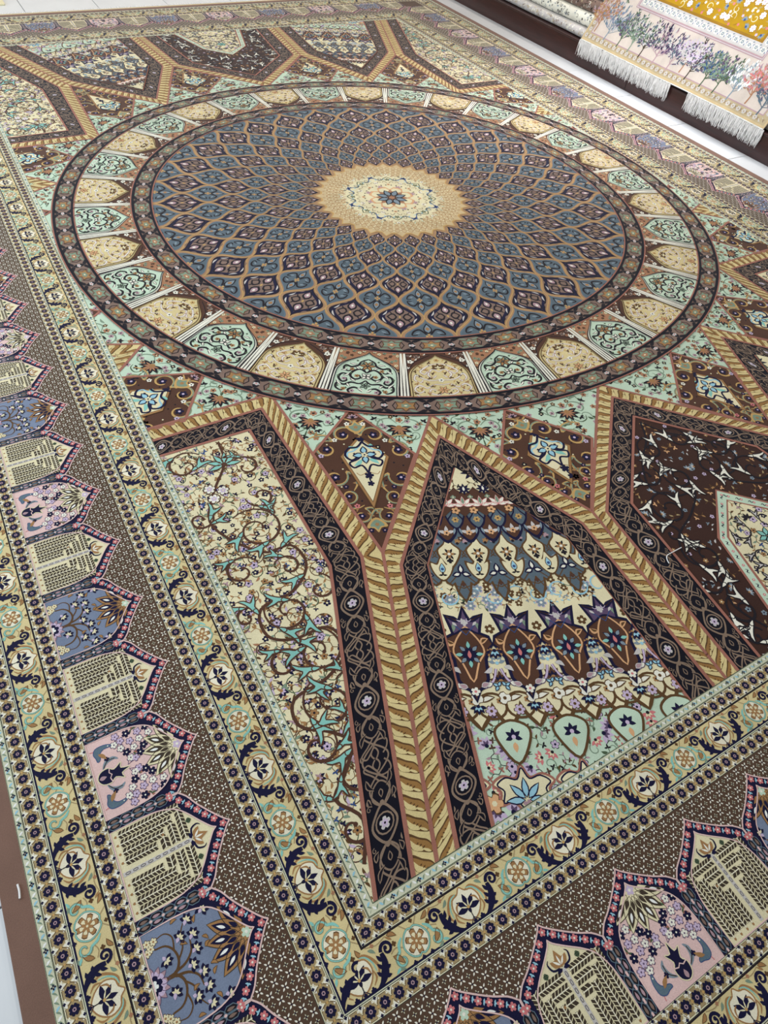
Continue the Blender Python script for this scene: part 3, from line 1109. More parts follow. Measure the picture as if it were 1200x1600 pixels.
def panel_45():
    m = Motif()
    poly = [(-1.172, -.785), (-.799, -.791), (-.802, -1.172), (-.985, B_), (-1.172, B_)]
    m.fan(np.array(poly) / K, 'cream', 0)
    L1, F = 'brown', 'teal'
    fillers(m, [(-.99, -.8), (-.8, -.8), (-.81, -1.17), (-.98, -1.66), (-.99, -1.66)], 15, FILL_CREAM, 11)
    trunk = cat([(-.870, -.800), (-.880, -.86), (-.93, -.93), (-.955, -1.0), (-.90, -1.09), (-.845, -1.10), (-.838, -1.15), (-.88, -1.19), (-.945, -1.20), (-.955, -1.25), (-.92, -1.275), (-.86, -1.28),
                 (-.852, -1.33), (-.90, -1.36), (-.962, -1.37), (-.972, -1.41), (-.935, -1.44), (-.915, -1.47), (-.945, -1.505), (-.972, -1.53), (-.95, -1.57), (-.975, -1.62)], 5) / K
    R = random.Random(23)
    inner = [(a / K, b / K) for a, b in [(-.99, -.81), (-.81, -.81), (-.815, -1.16), (-.985, -1.64), (-.99, -1.64)]]
    for x, y in scatter(inner, 30, 4000, 29):
        sp = spiral(x, y, R.uniform(13, 20), R.uniform(0, 6.28), R.choice((-1, 1)) * R.uniform(.8, 1.2), .25, 16)
        m.stroke(sp, 1.8, R.choice(('ropedark', 'moss', 'brown')), 2, taper=(.8, 1, .6))
        for q in (3, 7, 11):
            d = sp[q + 1] - sp[q]
            a = math.atan2(d[1], d[0]) + R.choice((-.8, .8))
            m.leaf(sp[q][0], sp[q][1], sp[q][0] + 12 * math.cos(a), sp[q][1] + 12 * math.sin(a), 4.6, R.choice(('tan', 'sage', 'terra', 'ropedark', 'lilac')), 3, 1.5, n=3)
        m.add(R.choice(FILL_CREAM[:4]), lambda v, x=x, y=y: v * 1.25 + [x, y], 3)
    m.stroke(trunk, 5.2, L1, 5)
    lf = splitleaf(F, L1, 38, 2.2)
    for i, q in enumerate(range(14, len(trunk) - 4, 9)):
        d = trunk[q + 1] - trunk[q]
        m.at(lf, trunk[q][0], trunk[q][1], 1.0, math.atan2(d[1], d[0]) + (.6 if i % 2 else -.6), i % 3 == 0, 7)
    for c, r, a0, tn in [((-.951, -.835), .040, .5, 1.1), ((-.845, -.885), .032, 2.6, -1.0), ((-.885, -1.040), .053, 2.2, -1.35), ((-.945, -1.115), .034, .2, 1.1), ((-.838, -1.205), .030, 1.2, -.9),
                         ((-.905, -1.222), .042, 2.4, 1.2), ((-.893, -1.312), .044, 1.6, -1.35), ((-.950, -1.310), .030, .3, 1.0), ((-.915, -1.398), .044, 1.9, 1.3), ((-.960, -1.452), .030, .4, -1.0),
                         ((-.925, -1.515), .032, 1.2, 1.1), ((-.966, -1.575), .026, .8, -1.0), ((-.848, -.968), .030, 3.0, 1.0), ((-.970, -.975), .026, .2, -1.0), ((-.868, -1.140), .026, 2.6, -1.0), ((-.972, -1.205), .022, .2, 1.0), ((-.872, -1.385), .024, 2.4, -.9), ((-.905, -1.452), .026, 2.2, -1.0)]:
        vine(m, c, r, a0, tn, L1, F, 4.6, 40 if r > .038 else 32, 3 if r > .038 else 1)
    # trefoil palmette near the head of the panel
    for a in (0, 2.09, 4.19):
        x, y = -922 + 15 * math.cos(a), -925 + 15 * math.sin(a)
        m.rose(x, y, 13, 6, L1, 9)
        m.rose(x, y, 10.6, 6, 'ivory', 10)
        m.rose(x, y, 6, 5, 'lilac', 11, eye='cream')
    m.petals(-881, -862, 2, 34, 6, 11, F, 9, rot=PI / 2, arc=PI * 1.1, ol=L1, ow=2.4)
    m.disc(-881, -862, 6, L1, 11)
    m2 = Motif().add(m, lambda v: v * K)
    return m2.clip(halfplanes(poly))


# --- stepped panel with slate, brown and mint tiers, concentric with the medallion
TH0 = math.radians(-112.2)


def polar(v):
    """x = degrees from the niche axis times 10, y = radius in thousandths"""
    th = TH0 + np.radians(v[:, 0] / 10.0)
    r = v[:, 1] * K
    return np.c_[r * np.cos(th), r * np.sin(th)]


def scallop(r_in, r_out, n_half, step, off, pw=1.0, pts=8):
    """wavy edge: teeth towards larger radius every `step` tenths of a degree"""
    out = []
    for i in range(-n_half * pts, n_half * pts + 1):
        ph = (i / pts) % 1.0
        t = abs(ph - .5) * 2            # 1 at tooth centre
        out.append((i * step / pts + off, r_in + (r_out - r_in) * t ** pw))
    return out


def tier(m, edge, c, z, ol=None, w=1.0, r0=1040):
    p = [(edge[0][0], r0)] + list(edge) + [(edge[-1][0], r0)]
    dense = [(x, r0) for x in np.linspace(edge[-1][0], edge[0][0], 14)]
    m.poly(list(edge) + dense[1:-1], c, z)
    if ol:
        sq = np.array([2.62, 1.0])          # keep the outline even: x runs in tenths of a degree
        m.add(Motif().stroke(np.array(edge) * sq, w * 1.15, ol, 0), lambda v: v / sq, z + 1)


def panel_65():
    m = Motif()
    poly = [(-.798, B_), (-.642, -1.249), (-.466, -1.070), (-.371, -1.312), (-.402, B_)]
    ST = 31.0
    deg = 17.4                                # one tenth of a degree is about 1.745e-3 * r; x scale for round shapes at r = 1.5 is 0.38
    tier(m, [(x, 1860) for x in np.linspace(-160, 160, 20)], 'mint', 0)
    q = 1 / 2.62                              # thousandths -> tenths of a degree at r = 1.5

    def P(motif, x, r, s=1.0, rot=0.0, dz=0, flip=False):
        g = Motif().at(motif, 0, 0, s, rot, flip)
        k = 1000 * 1.745e-3 * r / 1000
        m.add(g, lambda v: np.c_[x + v[:, 0] / k, r - v[:, 1]], dz)
    # gold and ivory palms rising in the mint tier
    palm = Motif()
    pp = cat([(0, 78), (-12, 58), (-34, 62), (-52, 50), (-40, 38), (-44, 18), (-22, 22), (0, 0), (22, 22), (44, 18), (40, 38), (52, 50), (34, 62), (12, 58)], 4, True)
    palm.poly(pp, 'cream', 1)
    palm.stroke(pp, 4.0, 'pink', 2, closed=True)
    palm.stroke(pp * .86 + np.array([0, 6]), 2.6, 'navy', 3, closed=True)
    palm.petals(0, 24, 4, 34, 5, 11, 'sky', 3, rot=PI / 2, arc=PI, ol='navy', ow=2)
    palm.rose(0, 16, 9, 5, 'mauve', 5, eye='cream')
    mintbits = [palmette('lilac', 'grape', 'navy', 15), twig('ink', 'mauve', 'brown'), blossom(7, 'lilac', 'navy', 5, 'ink'), twig('moss', 'ropedark', 'ink'), curl, twig('ink', 'sage', 'pink'), palmette('rose', 'cream', 'ink', 12)]
    R = random.Random(3)
    for i, (x, r) in enumerate(scatter([(-62, 1685), (62, 1685), (62, 1850), (-62, 1850)], 8.0, 3000, 21)):
        P(mintbits[i % 7], x, r, R.uniform(.9, 1.3), R.uniform(0, 6.28), 2)
    for j in (-1.5, -.5, .5, 1.5):
        P(palm, j * ST, 1835, .92, 0, 6)
        P(blossom(13, 'peach', 'cream', 5, 'ropedark'), (j + .5) * ST, 1815, 1, 0, 8)
    # cream tier with brown looping rims
    tier(m, scallop(1668, 1708, 6, ST / 2, 0, .6), 'cream', 10, 'ropedark', 5.0)
    for j in np.arange(-3, 3.5, .5):
        P(Motif().stroke(ell(0, 0, 23, 18, 21), 4.2, 'ropedark', 0, closed=True), j * ST + ST / 4, 1672, 1, 0, 12)
        P(blossom(8.5, 'lilac', 'ropedark', 6, 'ropedark'), j * ST + ST / 4 - 1, 1680, 1, 0, 12)
        P(Motif().leaf(-16, 8, 6, 14, 9, 'ivory', 0, 2, 'ropedark', 2.2), j * ST + ST / 4, 1672, 1, 0, 13)
        P(blossom(5.5, 'tan', 'ink'), j * ST + ST / 4 + 4.5, 1664, 1, 0, 13)
        P(blossom(10, 'ivory', 'ropedark', 3, 'ropedark'), j * ST, 1660, 1, 0, 14)
    for j in (-2, -1, 0, 1, 2):
        # drops hanging into the mint
        dp = cat([(0, -40), (-24, -8), (-26, 14), (0, 26), (26, 14), (24, -8)], 4, True)
        P(Motif().poly(dp, 'mint', 0).stroke(dp, 4.2, 'ropedark', 1, closed=True).petals(0, 0, 1, 14, 5, 7, 'navy', 2, rot=PI / 2, arc=PI * 1.2).leaf(0, -8, 0, -24, 8, 'peach', 2).disc(0, 0, 3.5, 'lilac', 4), j * ST + ST / 2, 1722, 1, 0, 12)
    for j in np.arange(-3, 3.5, 1):
        x = j * ST + ST / 2
        for s in (-1, 1):
            P(Motif().stroke(cat([(s * 4, 34), (s * 12, 14), (s * 30, 2), (s * 42, 10), (s * 36, 18)], 4), 5.0, 'grape', 0).stroke(cat([(s * 4, 34), (s * 12, 14), (s * 30, 2), (s * 42, 10), (s * 36, 18)], 4), 3.2, 'lilac', 1)
              .leaf(s * 14, 10, s * 30, 4, 9, 'ivory', 2, 0, 'grape', 1.4), x, 1644, 1, 0, 14)
            P(blossom(8, 'tan', 'ropedark', 6), x + s * 7.5, 1606, 1, 0, 14)
            P(blossom(4.5, 'sky', 'navy'), x + s * 9, 1630, 1, 0, 14)
        P(palmette('brown', 'navy', 'tan', 19), x, 1632, 1, 0, 14)
        P(palmette('steel', 'cream', 'sky', 15), x, 1600, 1, 0, 14)
    # brown tier: drops with pink lattices and blue palmettes
    e = []
    for j in range(-3, 4):
        e += [(j * ST + a, b) for a, b in [(-15.5, 1566), (-13, 1574), (-9.5, 1592), (-9, 1612), (-8.5, 1628), (-5.5, 1640), (-2.5, 1646), (0, 1664), (2.5, 1646), (5.5, 1640), (8.5, 1628), (9, 1612), (9.5, 1592), (13, 1574)]]
    tier(m, e, 'brown', 20, 'navy', 4.5)
    for j in range(-3, 4):
        x = j * ST
        d = cat([(0, -52), (-14, -18), (-28, 4), (-22, 26), (-10, 44), (0, 56), (10, 44), (22, 26), (28, 4), (14, -18)], 3, True)
        g = Motif().stroke(d, 3.2, 'peach', 0, closed=True)
        for s in (-1, 1):
            g.leaf(s * 24, 20, s * 40, 30, 11, 'peach', 0, 3).leaf(s * 26, 22, s * 37, 29, 5, 'ropedark', 1, 2)
            g.rose(s * 40, 2, 9, 8, 'tan', 0, eye='ropedark')
            g.leaf(s * 36, -26, s * 20, -36, 9, 'silver', 0, 3)
            g.leaf(s * 20, 66, s * 30, 40, 8, 'sage', 0, 2)
            g.leaf(s * 12, -62, s * 26, -56, 9, 'mauve', 0, 1, 'silver', 1.4)
            g.petals(s * 40, -62, 0, 10, 3, 6, 'sky', 0, rot=PI / 2 + s, arc=PI, ol='navy', ow=1.6)
        g.petals(0, 0, 2, 25, 8, 9, 'navy', 1).petals(0, 0, 12, 26, 4, 7, 'teal', 2, rot=PI / 4 * 0).petals(0, 0, 10, 22, 4, 7, 'steel', 2, rot=PI / 4).leaf(0, -8, 0, 8, 7, 'rose', 4)
        g.rose(0, -70, 8, 5, 'ivory', 1, eye='rose').rose(0, 64, 7, 4, 'silver', 1).leaf(-4, 68, -16, 74, 7, 'silver', 1, 0, 'lilac', 1.4).leaf(4, 68, 16, 74, 7, 'silver', 1, 0, 'lilac', 1.4)
        P(g, x, 1583, .92, 0, 22)
        P(palmette('navy', 'sky', 'navy', 16), x + ST / 2, 1578, 1, PI, 23)
        P(palmette('navy', 'sky', 'navy', 14), x, 1672, 1, PI, 23)
    # cream tier above, bounded by navy three-pointed crowns
    e = []
    for j in range(-3, 4):
        e += [(j * ST + a, b) for a, b in [(-15.5, 1566), (-13.6, 1552), (-8.6, 1545), (-9.6, 1532), (-12.5, 1508), (-6.5, 1514), (-3.2, 1518), (0, 1492), (3.2, 1518), (6.5, 1514), (12.5, 1508), (9.6, 1532), (8.6, 1545), (13.6, 1552)]]
    tier(m, e, 'cream', 30, 'navy', 4.5)
    for j in range(-3, 4):
        x = j * ST
        crown = cat([(0, 40), (-8, 16), (-18, 14), (-32, 22), (-26, 2), (-22, -12), (-8, -4), (0, -2), (8, -4), (22, -12), (26, 2), (32, 22), (18, 14), (8, 16)], 2, True)
        P(Motif().poly(crown, 'grape', 0).stroke(crown, 4, 'navy', 1, closed=True).stroke([(-20, 8), (0, -14), (20, 8)], 2, 'blue', 2).leaf(-22, 12, -14, 4, 5, 'silver', 3).leaf(22, 12, 14, 4, 5, 'silver', 3).leaf(-4, 20, -2, 8, 4, 'silver', 3), x, 1534, .95, 0, 22)
        P(blossom(9, 'ropedark', 'cream', 5), x + ST / 2, 1538, 1, 0, 33)
    R = random.Random(9)
    bits = [blossom(8, 'ropedark', 'cream'), blossom(8.5, 'steel', 'ivory', 6, 'lilac'), twig('tan', 'sky', 'steel'), curl, twig('ropedark', 'tan', 'ink'), blossom(6.5, 'ropedark', 'cream')]
    for i, (x, r) in enumerate(scatter([(-62, 1448), (62, 1448), (62, 1496), (-62, 1496)], 7.0, 1500, 31)):
        P(bits[i % 6], x, r, R.uniform(.85, 1.15), R.uniform(0, 6.28), 33)
    for j in range(-3, 4):
        for s in (-1, 1):
            P(Motif().stroke(spiral(0, 0, 20, .6, s * .8, .35), 3.4, 'sky', 0, taper=(.4, 1, .8, .4)), j * ST + s * 8, 1474, 1, 0, 35)
    # slate tier
    SB = 27.0
    e = []
    for j in range(-4, 5):
        e += [(j * SB + a, b) for a, b in [(-13.5, 1432), (-11, 1444), (-7.5, 1450), (-6, 1444), (-4.5, 1462), (0, 1484), (4.5, 1462), (6, 1444), (7.5, 1450), (11, 1444)]]
    tier(m, e, 'slate', 40, 'ropedark', 4.0)
    for j in range(-4, 5):
        x = j * SB
        lotus = cat([(0, 34), (-8, 18), (-20, 22), (-14, 0), (0, -14), (14, 0), (20, 22), (8, 18)], 3, True)
        P(Motif().poly(lotus * 1.22, 'ropedark', 0).poly(lotus, 'cream', 1).leaf(0, 0, 0, 22, 11, 'sky', 2, 0, 'ropedark', 1.5).disc(0, 9, 3, 'blue', 4).petals(0, -4, 0, 8, 3, 4, 'ink', 3, rot=PI / 2, arc=PI), x + SB / 2, 1424, 1, 0, 43)
        P(Motif().leaf(0, -2, 0, 16, 9, 'ivory', 1, 0, 'navy', 3).leaf(-2, -3, -16, -7, 9, 'ivory', 1, 0, 'navy', 3).leaf(2, -3, 16, -7, 9, 'ivory', 1, 0, 'navy', 3), x, 1422, 1, 0, 43)
        P(Motif().stroke([(0, 26), (-24, 0), (0, -10), (24, 0), (0, 26)], 2.4, 'ropedark', 0).stroke([(0, 6), (-12, -22), (0, -34), (12, -22), (0, 6)], 2.2, 'ropedark', 0).rose(0, -2, 5, 4, 'brown', 1), x, 1446, 1, 0, 42)
        P(Motif().leaf(-10, 0, 10, 2, 8, 'steel', 0, 3), x - 6, 1405, 1, 0, 41)
    SC = 22.5
    ogee = cat([(0, 36), (-9, 18), (-24, 4), (-16, -16), (0, -32), (16, -16), (24, 4), (9, 18)], 3, True)
    for j in range(-4, 5):
        x = j * SC + SC * .5
        P(Motif().poly(ogee * [.98, 1.16], 'ropedark', 0).poly(ogee * [.80, 1], 'cream', 1).petals(0, -4, 2, 14, 6, 5, 'ink', 2).petals(0, -4, 1, 10, 4, 6, 'tan', 3).disc(0, -4, 3, 'ivory', 4).rose(0, -19, 6, 4, 'ink', 3).rose(0, 42, 5, 4, 'brown', 1).stroke([(-24, 4), (-30, -6), (-22, -12)], 2, 'ropedark', 1).stroke([(24, 4), (30, -6), (22, -12)], 2, 'ropedark', 1), x, 1378, 1, 0, 43)
        P(Motif().rose(-7, 0, 6, 5, 'tan', 1).rose(7, 0, 6, 5, 'mauve', 1).rose(0, 6, 6, 5, 'brown', 1, eye='cream').disc(-8, -5, 3, 'ink', 2).disc(8, -5, 3, 'ink', 2), x + SC / 2, 1353, 1, 0, 43)
    SD = 18.5
    drop = cat([(0, 34), (-8, 14), (-17, 0), (-12, -14), (0, -26), (12, -14), (17, 0), (8, 14)], 3, True)
    for j in range(-4, 5):
        x = j * SD + 4
        P(Motif().poly(drop * 1.3, 'navy', 0).poly(drop, 'brown', 1).petals(0, -8, 0, 18, 3, 8, 'silver', 2, rot=PI / 2, arc=PI * .8).rose(0, -8, 7, 5, 'peach', 3, eye='ink').leaf(-18, 4, -14, -12, 5, 'steel', 2).leaf(18, 4, 14, -12, 5, 'steel', 2), x, 1326, .95, 0, 46)
        P(Motif().poly(drop * 1.05, 'navy', 0).poly(drop * .82, 'slate', 1).rose(0, 0, 8, 6, 'gold', 2, eye='brown'), x + SD / 2, 1302, .9, 0, 45)
    # brown lotus tier and cream head
    tier(m, scallop(1276, 1296, 8, SD, 4, 1.2), 'brown', 50)
    for j in range(-5, 6):
        x = j * SD * .86 + 2
        P(Motif().petals(0, -6, 0, 24, 5, 9, 'ivory', 0, rot=PI / 2, arc=PI * .9, ol='rose', ow=1).leaf(0, -2, 0, 16, 6, 'sage', 3), x, 1262, 1, 0, 52)
        P(blossom(8.5, 'peach', 'ropedark', 5, 'ropedark'), x + SD * .43, 1280, 1, 0, 52)
        P(blossom(5.5, 'sage', 'cream', 4), x + SD * .43, 1246, 1, 0, 52)
    tier(m, scallop(1220, 1238, 8, SD, 8, .7), 'cream', 60)
    for j in (-2, -1, 0, 1, 2):
        P(Motif().petals(0, 0, 1, 15, 8, 6, 'navy', 0).leaf(0, -5, 0, 7, 5, 'ivory', 2), j * SD + 8, 1226, 1, 0, 62)
        P(twig('ink', 'ropedark', 'ink'), j * SD - 1, 1212, 1.2, j, 62)
    P(Motif().petals(0, 8, 2, 26, 5, 8, 'navy', 0, rot=-PI / 2, arc=PI * .9).rose(0, 8, 9, 5, 'lilac', 1, eye='ink'), 2, 1188, 1, 0, 62)
    m2 = Motif().add(m, polar)
    return m2.clip(halfplanes(poly))


# --- dark brown panel with white arabesques and a pale inner niche
def panel_90():
    m = Motif()
    poly = [(-.232, B_), (-.191, -1.304), (0, -1.109), (.191, -1.304), (.232, B_)]
    half = [(-.23, B_), (-.19, -1.304), (0, -1.12), (0, B_)]
    FD = [blossom(4, 'tan', 'cream'), twig('ropedark', 'olive', 'tan'), twig('brown', 'silver', 'steel'), blossom(3.6, 'lilac', 'ink'), twig('ropedark', 'tan', 'peach'), palmette('steel', 'silver', 'tan', 8), blossom(4, 'steel', 'navy')]
    fillers(m, half, 25, FD, 17)
    m.stroke(cat([(0, -1.13), (-.03, -1.18), (-.085, -1.225), (-.125, -1.29), (-.09, -1.33), (-.045, -1.34), (-.10, -1.38), (-.165, -1.41), (-.19, -1.46), (-.16, -1.51), (-.19, -1.57), (-.17, -1.63)], 5) / K, 4.4, 'ink', 5)
    for c, r, a0, tn in [((-.040, -1.205), .034, 1.4, 1.1), ((-.108, -1.262), .034, 1.0, -1.2), ((-.045, -1.292), .034, 2.2, 1.2), ((-.128, -1.350), .046, .6, 1.3), ((-.172, -1.400), .026, 2.4, -1.0),
                         ((-.150, -1.465), .036, 2.0, 1.2), ((-.195, -1.520), .024, .4, -1.0), ((-.180, -1.585), .034, 1.4, 1.2), ((-.205, -1.635), .022, .2, 1.0)]:
        vine(m, c, r, a0, tn, 'ink', 'ivory', 5, 40, 3)
    m.mirror()
    m.fan(np.array(poly) / K, 'deep', -1)
    # pale inner niche
    fo = np.array([(-.158, B_), (-.097, -1.447), (0, -1.354), (.097, -1.447), (.158, B_)]) / K
    fi = np.array([(-.128, B_), (-.074, -1.458), (0, -1.388), (.074, -1.458), (.128, B_)]) / K
    m.poly(fo, 'pink', 14)
    m.poly(fo * [.965, 1] - [0, 4.5], 'mint', 15)
    m.poly(fi * [1.05, 1] + [0, 3.5], 'pink', 16)
    m.poly(fi, 'cream', 17)
    mid = (fo + fi) / 2
    for i in range(4):
        for t in np.linspace(.06, .94, 7 if i in (0, 3) else 5):
            x, y = mid[i] * (1 - t) + mid[i + 1] * t
            a = math.atan2(*(mid[i + 1] - mid[i])[::-1])
            m.at(Motif().stroke(cat([(-5, -2), (-2, 2), (2, -2), (5, 2)], 3), 2.4, 'navy', 0, taper=(.3, 1, .3)), x, y, 1, a, False, 18)
            x, y = mid[i] * (1 - t - .06) + mid[i + 1] * (t + .06)
            m.rose(x, y, 3.0, 5, 'rose', 18, eye='white')
    inn = Motif()
    for c, r, a0, tn in [((-.035, -1.455), .030, 1.5, 1.2), ((-.045, -1.520), .036, 1.0, -1.2), ((-.085, -1.580), .036, 2.0, 1.2), ((-.030, -1.600), .034, .8, 1.1), ((-.09, -1.645), .03, .8, -1.1)]:
        vine(inn, c, r, a0, tn, 'ink', 'silver', 3.0, 24, 3)
    inn.mirror()
    inn.petals(0, -1490, 2, 22, 6, 11, 'teal', 6, ol='ink', ow=2)
    inn.petals(0, -1440, 0, 14, 5, 6, 'ink', 6, rot=PI / 2, arc=PI)
    fillers(inn, [(-.12, B_), (-.07, -1.46), (0, -1.39), (.07, -1.46), (.12, B_)], 17, FILL_CREAM[:6], 8, z=1)
    inn.clip(halfplanes(fi))
    m.add(inn, None, 19)
    m2 = Motif().add(m, lambda v: v * K)
    return m2.clip(halfplanes(poly))


PANELS = {45: panel_45(), 65: panel_65(), 90: panel_90()}
PANEL_LABEL = {45: 'cream panel with turquoise and brown arabesques', 65: 'stepped panel in mint, cream, brown and slate tiers', 90: 'dark brown panel with white arabesques'}
for ang in (45, 65, 90):
    d = NICHE[ang]
    gold, navy = Motif(), Motif()
    band(gold, d['G'], d['N'], rope, 30, 36, 'ropelight', .0255, 0)
    line(gold, d['G'], .0062, 'pink', 6)
    band(navy, d['N'], d['P'], knot, 170, 55, 'night', .155, 0)
    line(navy, d['N'], .0065, 'pink', 9)
    line(navy, d['P'], .0060, 'pink', 9)
    for g in (gold, navy, PANELS[ang]):
        g.clip(FIELD_CLIP)
    for sx, sy in (R4() if ang != 90 else [(1, 1), (1, -1)]):
        hz = {45: 0, 65: .00002, 90: .00004}[ang]
        root = part('niche_panel', mirrored(PANELS[ang], sx, sy), carpet, PANEL_LABEL[ang], .0008 + hz)
        part('strapwork_band', mirrored(navy, sx, sy), root, 'black band with grey strapwork', .0010 + hz)
        part('rope_band', mirrored(gold, sx, sy), root, 'gold leaf band', .0012 + hz)
d = NICHE[65]
gold = Motif()
band(gold, sw_(d['G'])[1:4], sw_(d['N'])[1:4], rope, 30, 36, 'ropelight', .0255, 0)
line(gold, sw_(d['G'])[1:4], .0062, 'pink', 6)
gold.clip(FIELD_CLIP)
for sx, sy in R4():
    part('rope_band', mirrored(gold, sx, sy), carpet, 'tip of a gold leaf band cut off by the border', .0011)


# --- brown kites between the niches
def kite(kt):
    T, Lc, F, Rc = [np.array(p) for p in kt]
    m, dm = Motif(), Motif()
    m.fan([T, Lc, F, Rc], 'brown', 0)

    def W(x, y):
        """x: -1 left corner .. 1 right corner, y: 1 tip .. -1 foot"""
        mid = (Lc + Rc) / 2
        base_ = mid + (Rc - Lc) / 2 * x
        return base_ + ((T - mid) if y > 0 else (mid - F)) * y
    sc_ = np.linalg.norm(Rc - Lc) / 2
    ax = (T - F) / np.linalg.norm(T - F)
    ang_ = math.atan2(ax[1], ax[0]) - PI / 2
    hl = Motif()
    hl.stroke(spiral(0, 0, 15, 0, 1.0, .35), 3.6, 'gold', 0, taper=(.5, 1, .7, .4))
    hl.stroke(spiral(0, 0, 15, .2, .5, .7), 1.6, 'sage', 1)
    hl.stroke(cat([(15, 0), (20, 10), (14, 22), (4, 28)], 4), 3.4, 'gold', 0, taper=(1, 1, .3))
    hl.stroke(cat([(16, 2), (19, 11), (13, 22)], 4), 1.5, 'sage', 1)
    hl.rose(0, 0, 5.5, 5, 'navy', 2, eye='lilac')
    hl.leaf(10, 18, 22, 24, 4, 'tan', 1, 1)
    for s in (-1, 1):
        for (x, y, r, fl) in [(.30, .42, 0, 0), (.70, .10, -1.0, 0), (.62, -.26, 2.6, 1), (.42, -.46, 2.2, 0), (.24, -.66, 2.0, 1)]:
            p = W(s * x, y)
            m.at(hl, p[0], p[1], K * sc_ / .115 * (1.9 if y > -.4 else 1.4), ang_ + s * r, (s > 0) ^ bool(fl), 2)
        for (x, y, c) in [(.16, .66, 'ivory'), (.5, .3, 'ivory'), (.84, -.02, 'lilac'), (.45, -.36, 'navy'), (.12, -.8, 'navy'), (.30, -.56, 'rose')]:
            p = W(s * x, y)
            m.add(blossom(6, c, 'ink' if c != 'navy' else 'mauve'), lambda v, p=p: v * K + p, 4)
    lo = Motif().poly(cat([(0, 22), (-8, 10), (-22, 8), (-16, -6), (0, -18), (16, -6), (22, 8), (8, 10)], 3, True), 'gold', 0)
    lo.poly(cat([(0, 15), (-6, 7), (-15, 5), (-11, -4), (0, -12), (11, -4), (15, 5), (6, 7)], 3, True), 'sage', 1).rose(0, 1, 5, 5, 'tan', 2)
    p = W(0, .58)
    m.at(lo, p[0], p[1], K, ang_, False, 4)
    p = W(0, -.74)
    m.at(lo, p[0], p[1], K * .9, ang_ + PI, False, 4)
    p = W(0, .80)
    m.at(palmette('mauve', 'navy', 'ink', 13), p[0], p[1], K, ang_, False, 4)
    line(m, [T, Lc, F, Rc, T], .006, 'pink', 8)
    # the inner diamond
    q = [W(0, .40), W(-.48, -.03), W(0, -.60), W(.48, -.03)]
    c0 = W(0, -.02)
    dm.fan(q, 'ropedark', 0)
    for k_, c_, z_ in ((.965, 'tan', 1), (.87, 'ropedark', 2), (.85, 'cream', 3)):
        dm.fan([c0 + (p - c0) * k_ for p in q], c_, z_)
    me = Motif()
    for s in (-1, 1):
        f = lambda P_: [(s * a, b) for a, b in P_]
        me.stroke(f(cat([(0, 34), (10, 22), (26, 20), (33, 4), (24, -8), (14, -2), (18, 8)], 4)), 4.0, 'navy', 1)
        me.stroke(f(cat([(4, 26), (16, 14), (28, 10), (30, 0)], 4)), 3.0, 'sky', 0)
        me.stroke(f(cat([(0, 10), (12, -6), (28, -14), (22, -26), (8, -22), (0, -40)], 4)), 3.6, 'navy', 1)
        me.leaf(s * 6, -8, s * 22, -22, 8, 'teal', 0, 2)
        me.leaf(s * 8, 20, s * 26, 26, 7, 'teal', 0, 2)
        me.stroke(f(cat([(2, -38), (14, -44), (20, -38)], 4)), 1.2, 'tan', 0)
        me.leaf(s * 3, 40, s * 14, 46, 5, 'navy', 1)
    me.petals(0, 2, 3, 20, 4, 11, 'sky', 2, ol='navy', ow=2.4)
    me.rose(0, 2, 6, 5, 'cream', 5, eye='navy')
    me.rose(0, 40, 7, 5, 'navy', 2).rose(0, -46, 8, 5, 'navy', 2).rose(0, -64, 6, 5, 'navy', 2).leaf(0, -48, 0, -62, 3, 'navy', 2)
    dm.at(me, c0[0], c0[1], K * 1.22 * sc_ / .108, ang_, False, 5)
    dm.clip(halfplanes(q))
    return m, dm


for kt in KITE:
    for variant in (kt, [(p[1], p[0]) for p in (kt[0], kt[3], kt[2], kt[1])]):
        if min(abs(p[0]) for p in variant) > HX - .02:
            continue
        m, dm = kite(variant)
        m.clip(FIELD_CLIP)
        dm.clip(FIELD_CLIP)
        for sx, sy in R4():
            root = part('kite_panel', mirrored(m, sx, sy), carpet, 'brown kite with gold scrolls', .0006)
            if len(dm.get()[2]):
                part('diamond', mirrored(dm, sx, sy), root, 'cream diamond with a blue and navy flower', .0017)

# ------------------------------------------------------------------ the round medallion
def warp(v):
    """the woven circle bulges a little towards the corners"""
    r = np.hypot(v[:, 0], v[:, 1])
    th = np.arctan2(v[:, 1], v[:, 0])
    k = 1.0 - 0.0115 * np.cos(4 * th) * np.clip(r, 0, 1)
    return np.c_[v[:, 0] * k, v[:, 1] * k]


def pol(r, th):
    return np.c_[r * np.cos(th), r * np.sin(th)]


def ringfill(m, r0, r1, c, z, n=192):
    a = np.linspace(0, 2 * PI, n + 1)[:-1]
    v = np.vstack([pol(r0, a), pol(r1, a)])
    i = np.arange(n)
    j = (i + 1) % n
    m.raw(v, np.vstack([np.c_[i, i + n, j], np.c_[j, i + n, j + n]]), c, z)


def wpart(name, m, parent, label=None, z0=0.0):
    return part(name, Motif().add(m, warp), parent, label, z0)


ZM = .0028
med = Motif()
ringfill(med, .0, 1.0, 'lattice', 0)
medallion = wpart('medallion', med, carpet, 'round dark medallion', ZM)
STEP = 2 * PI / 32

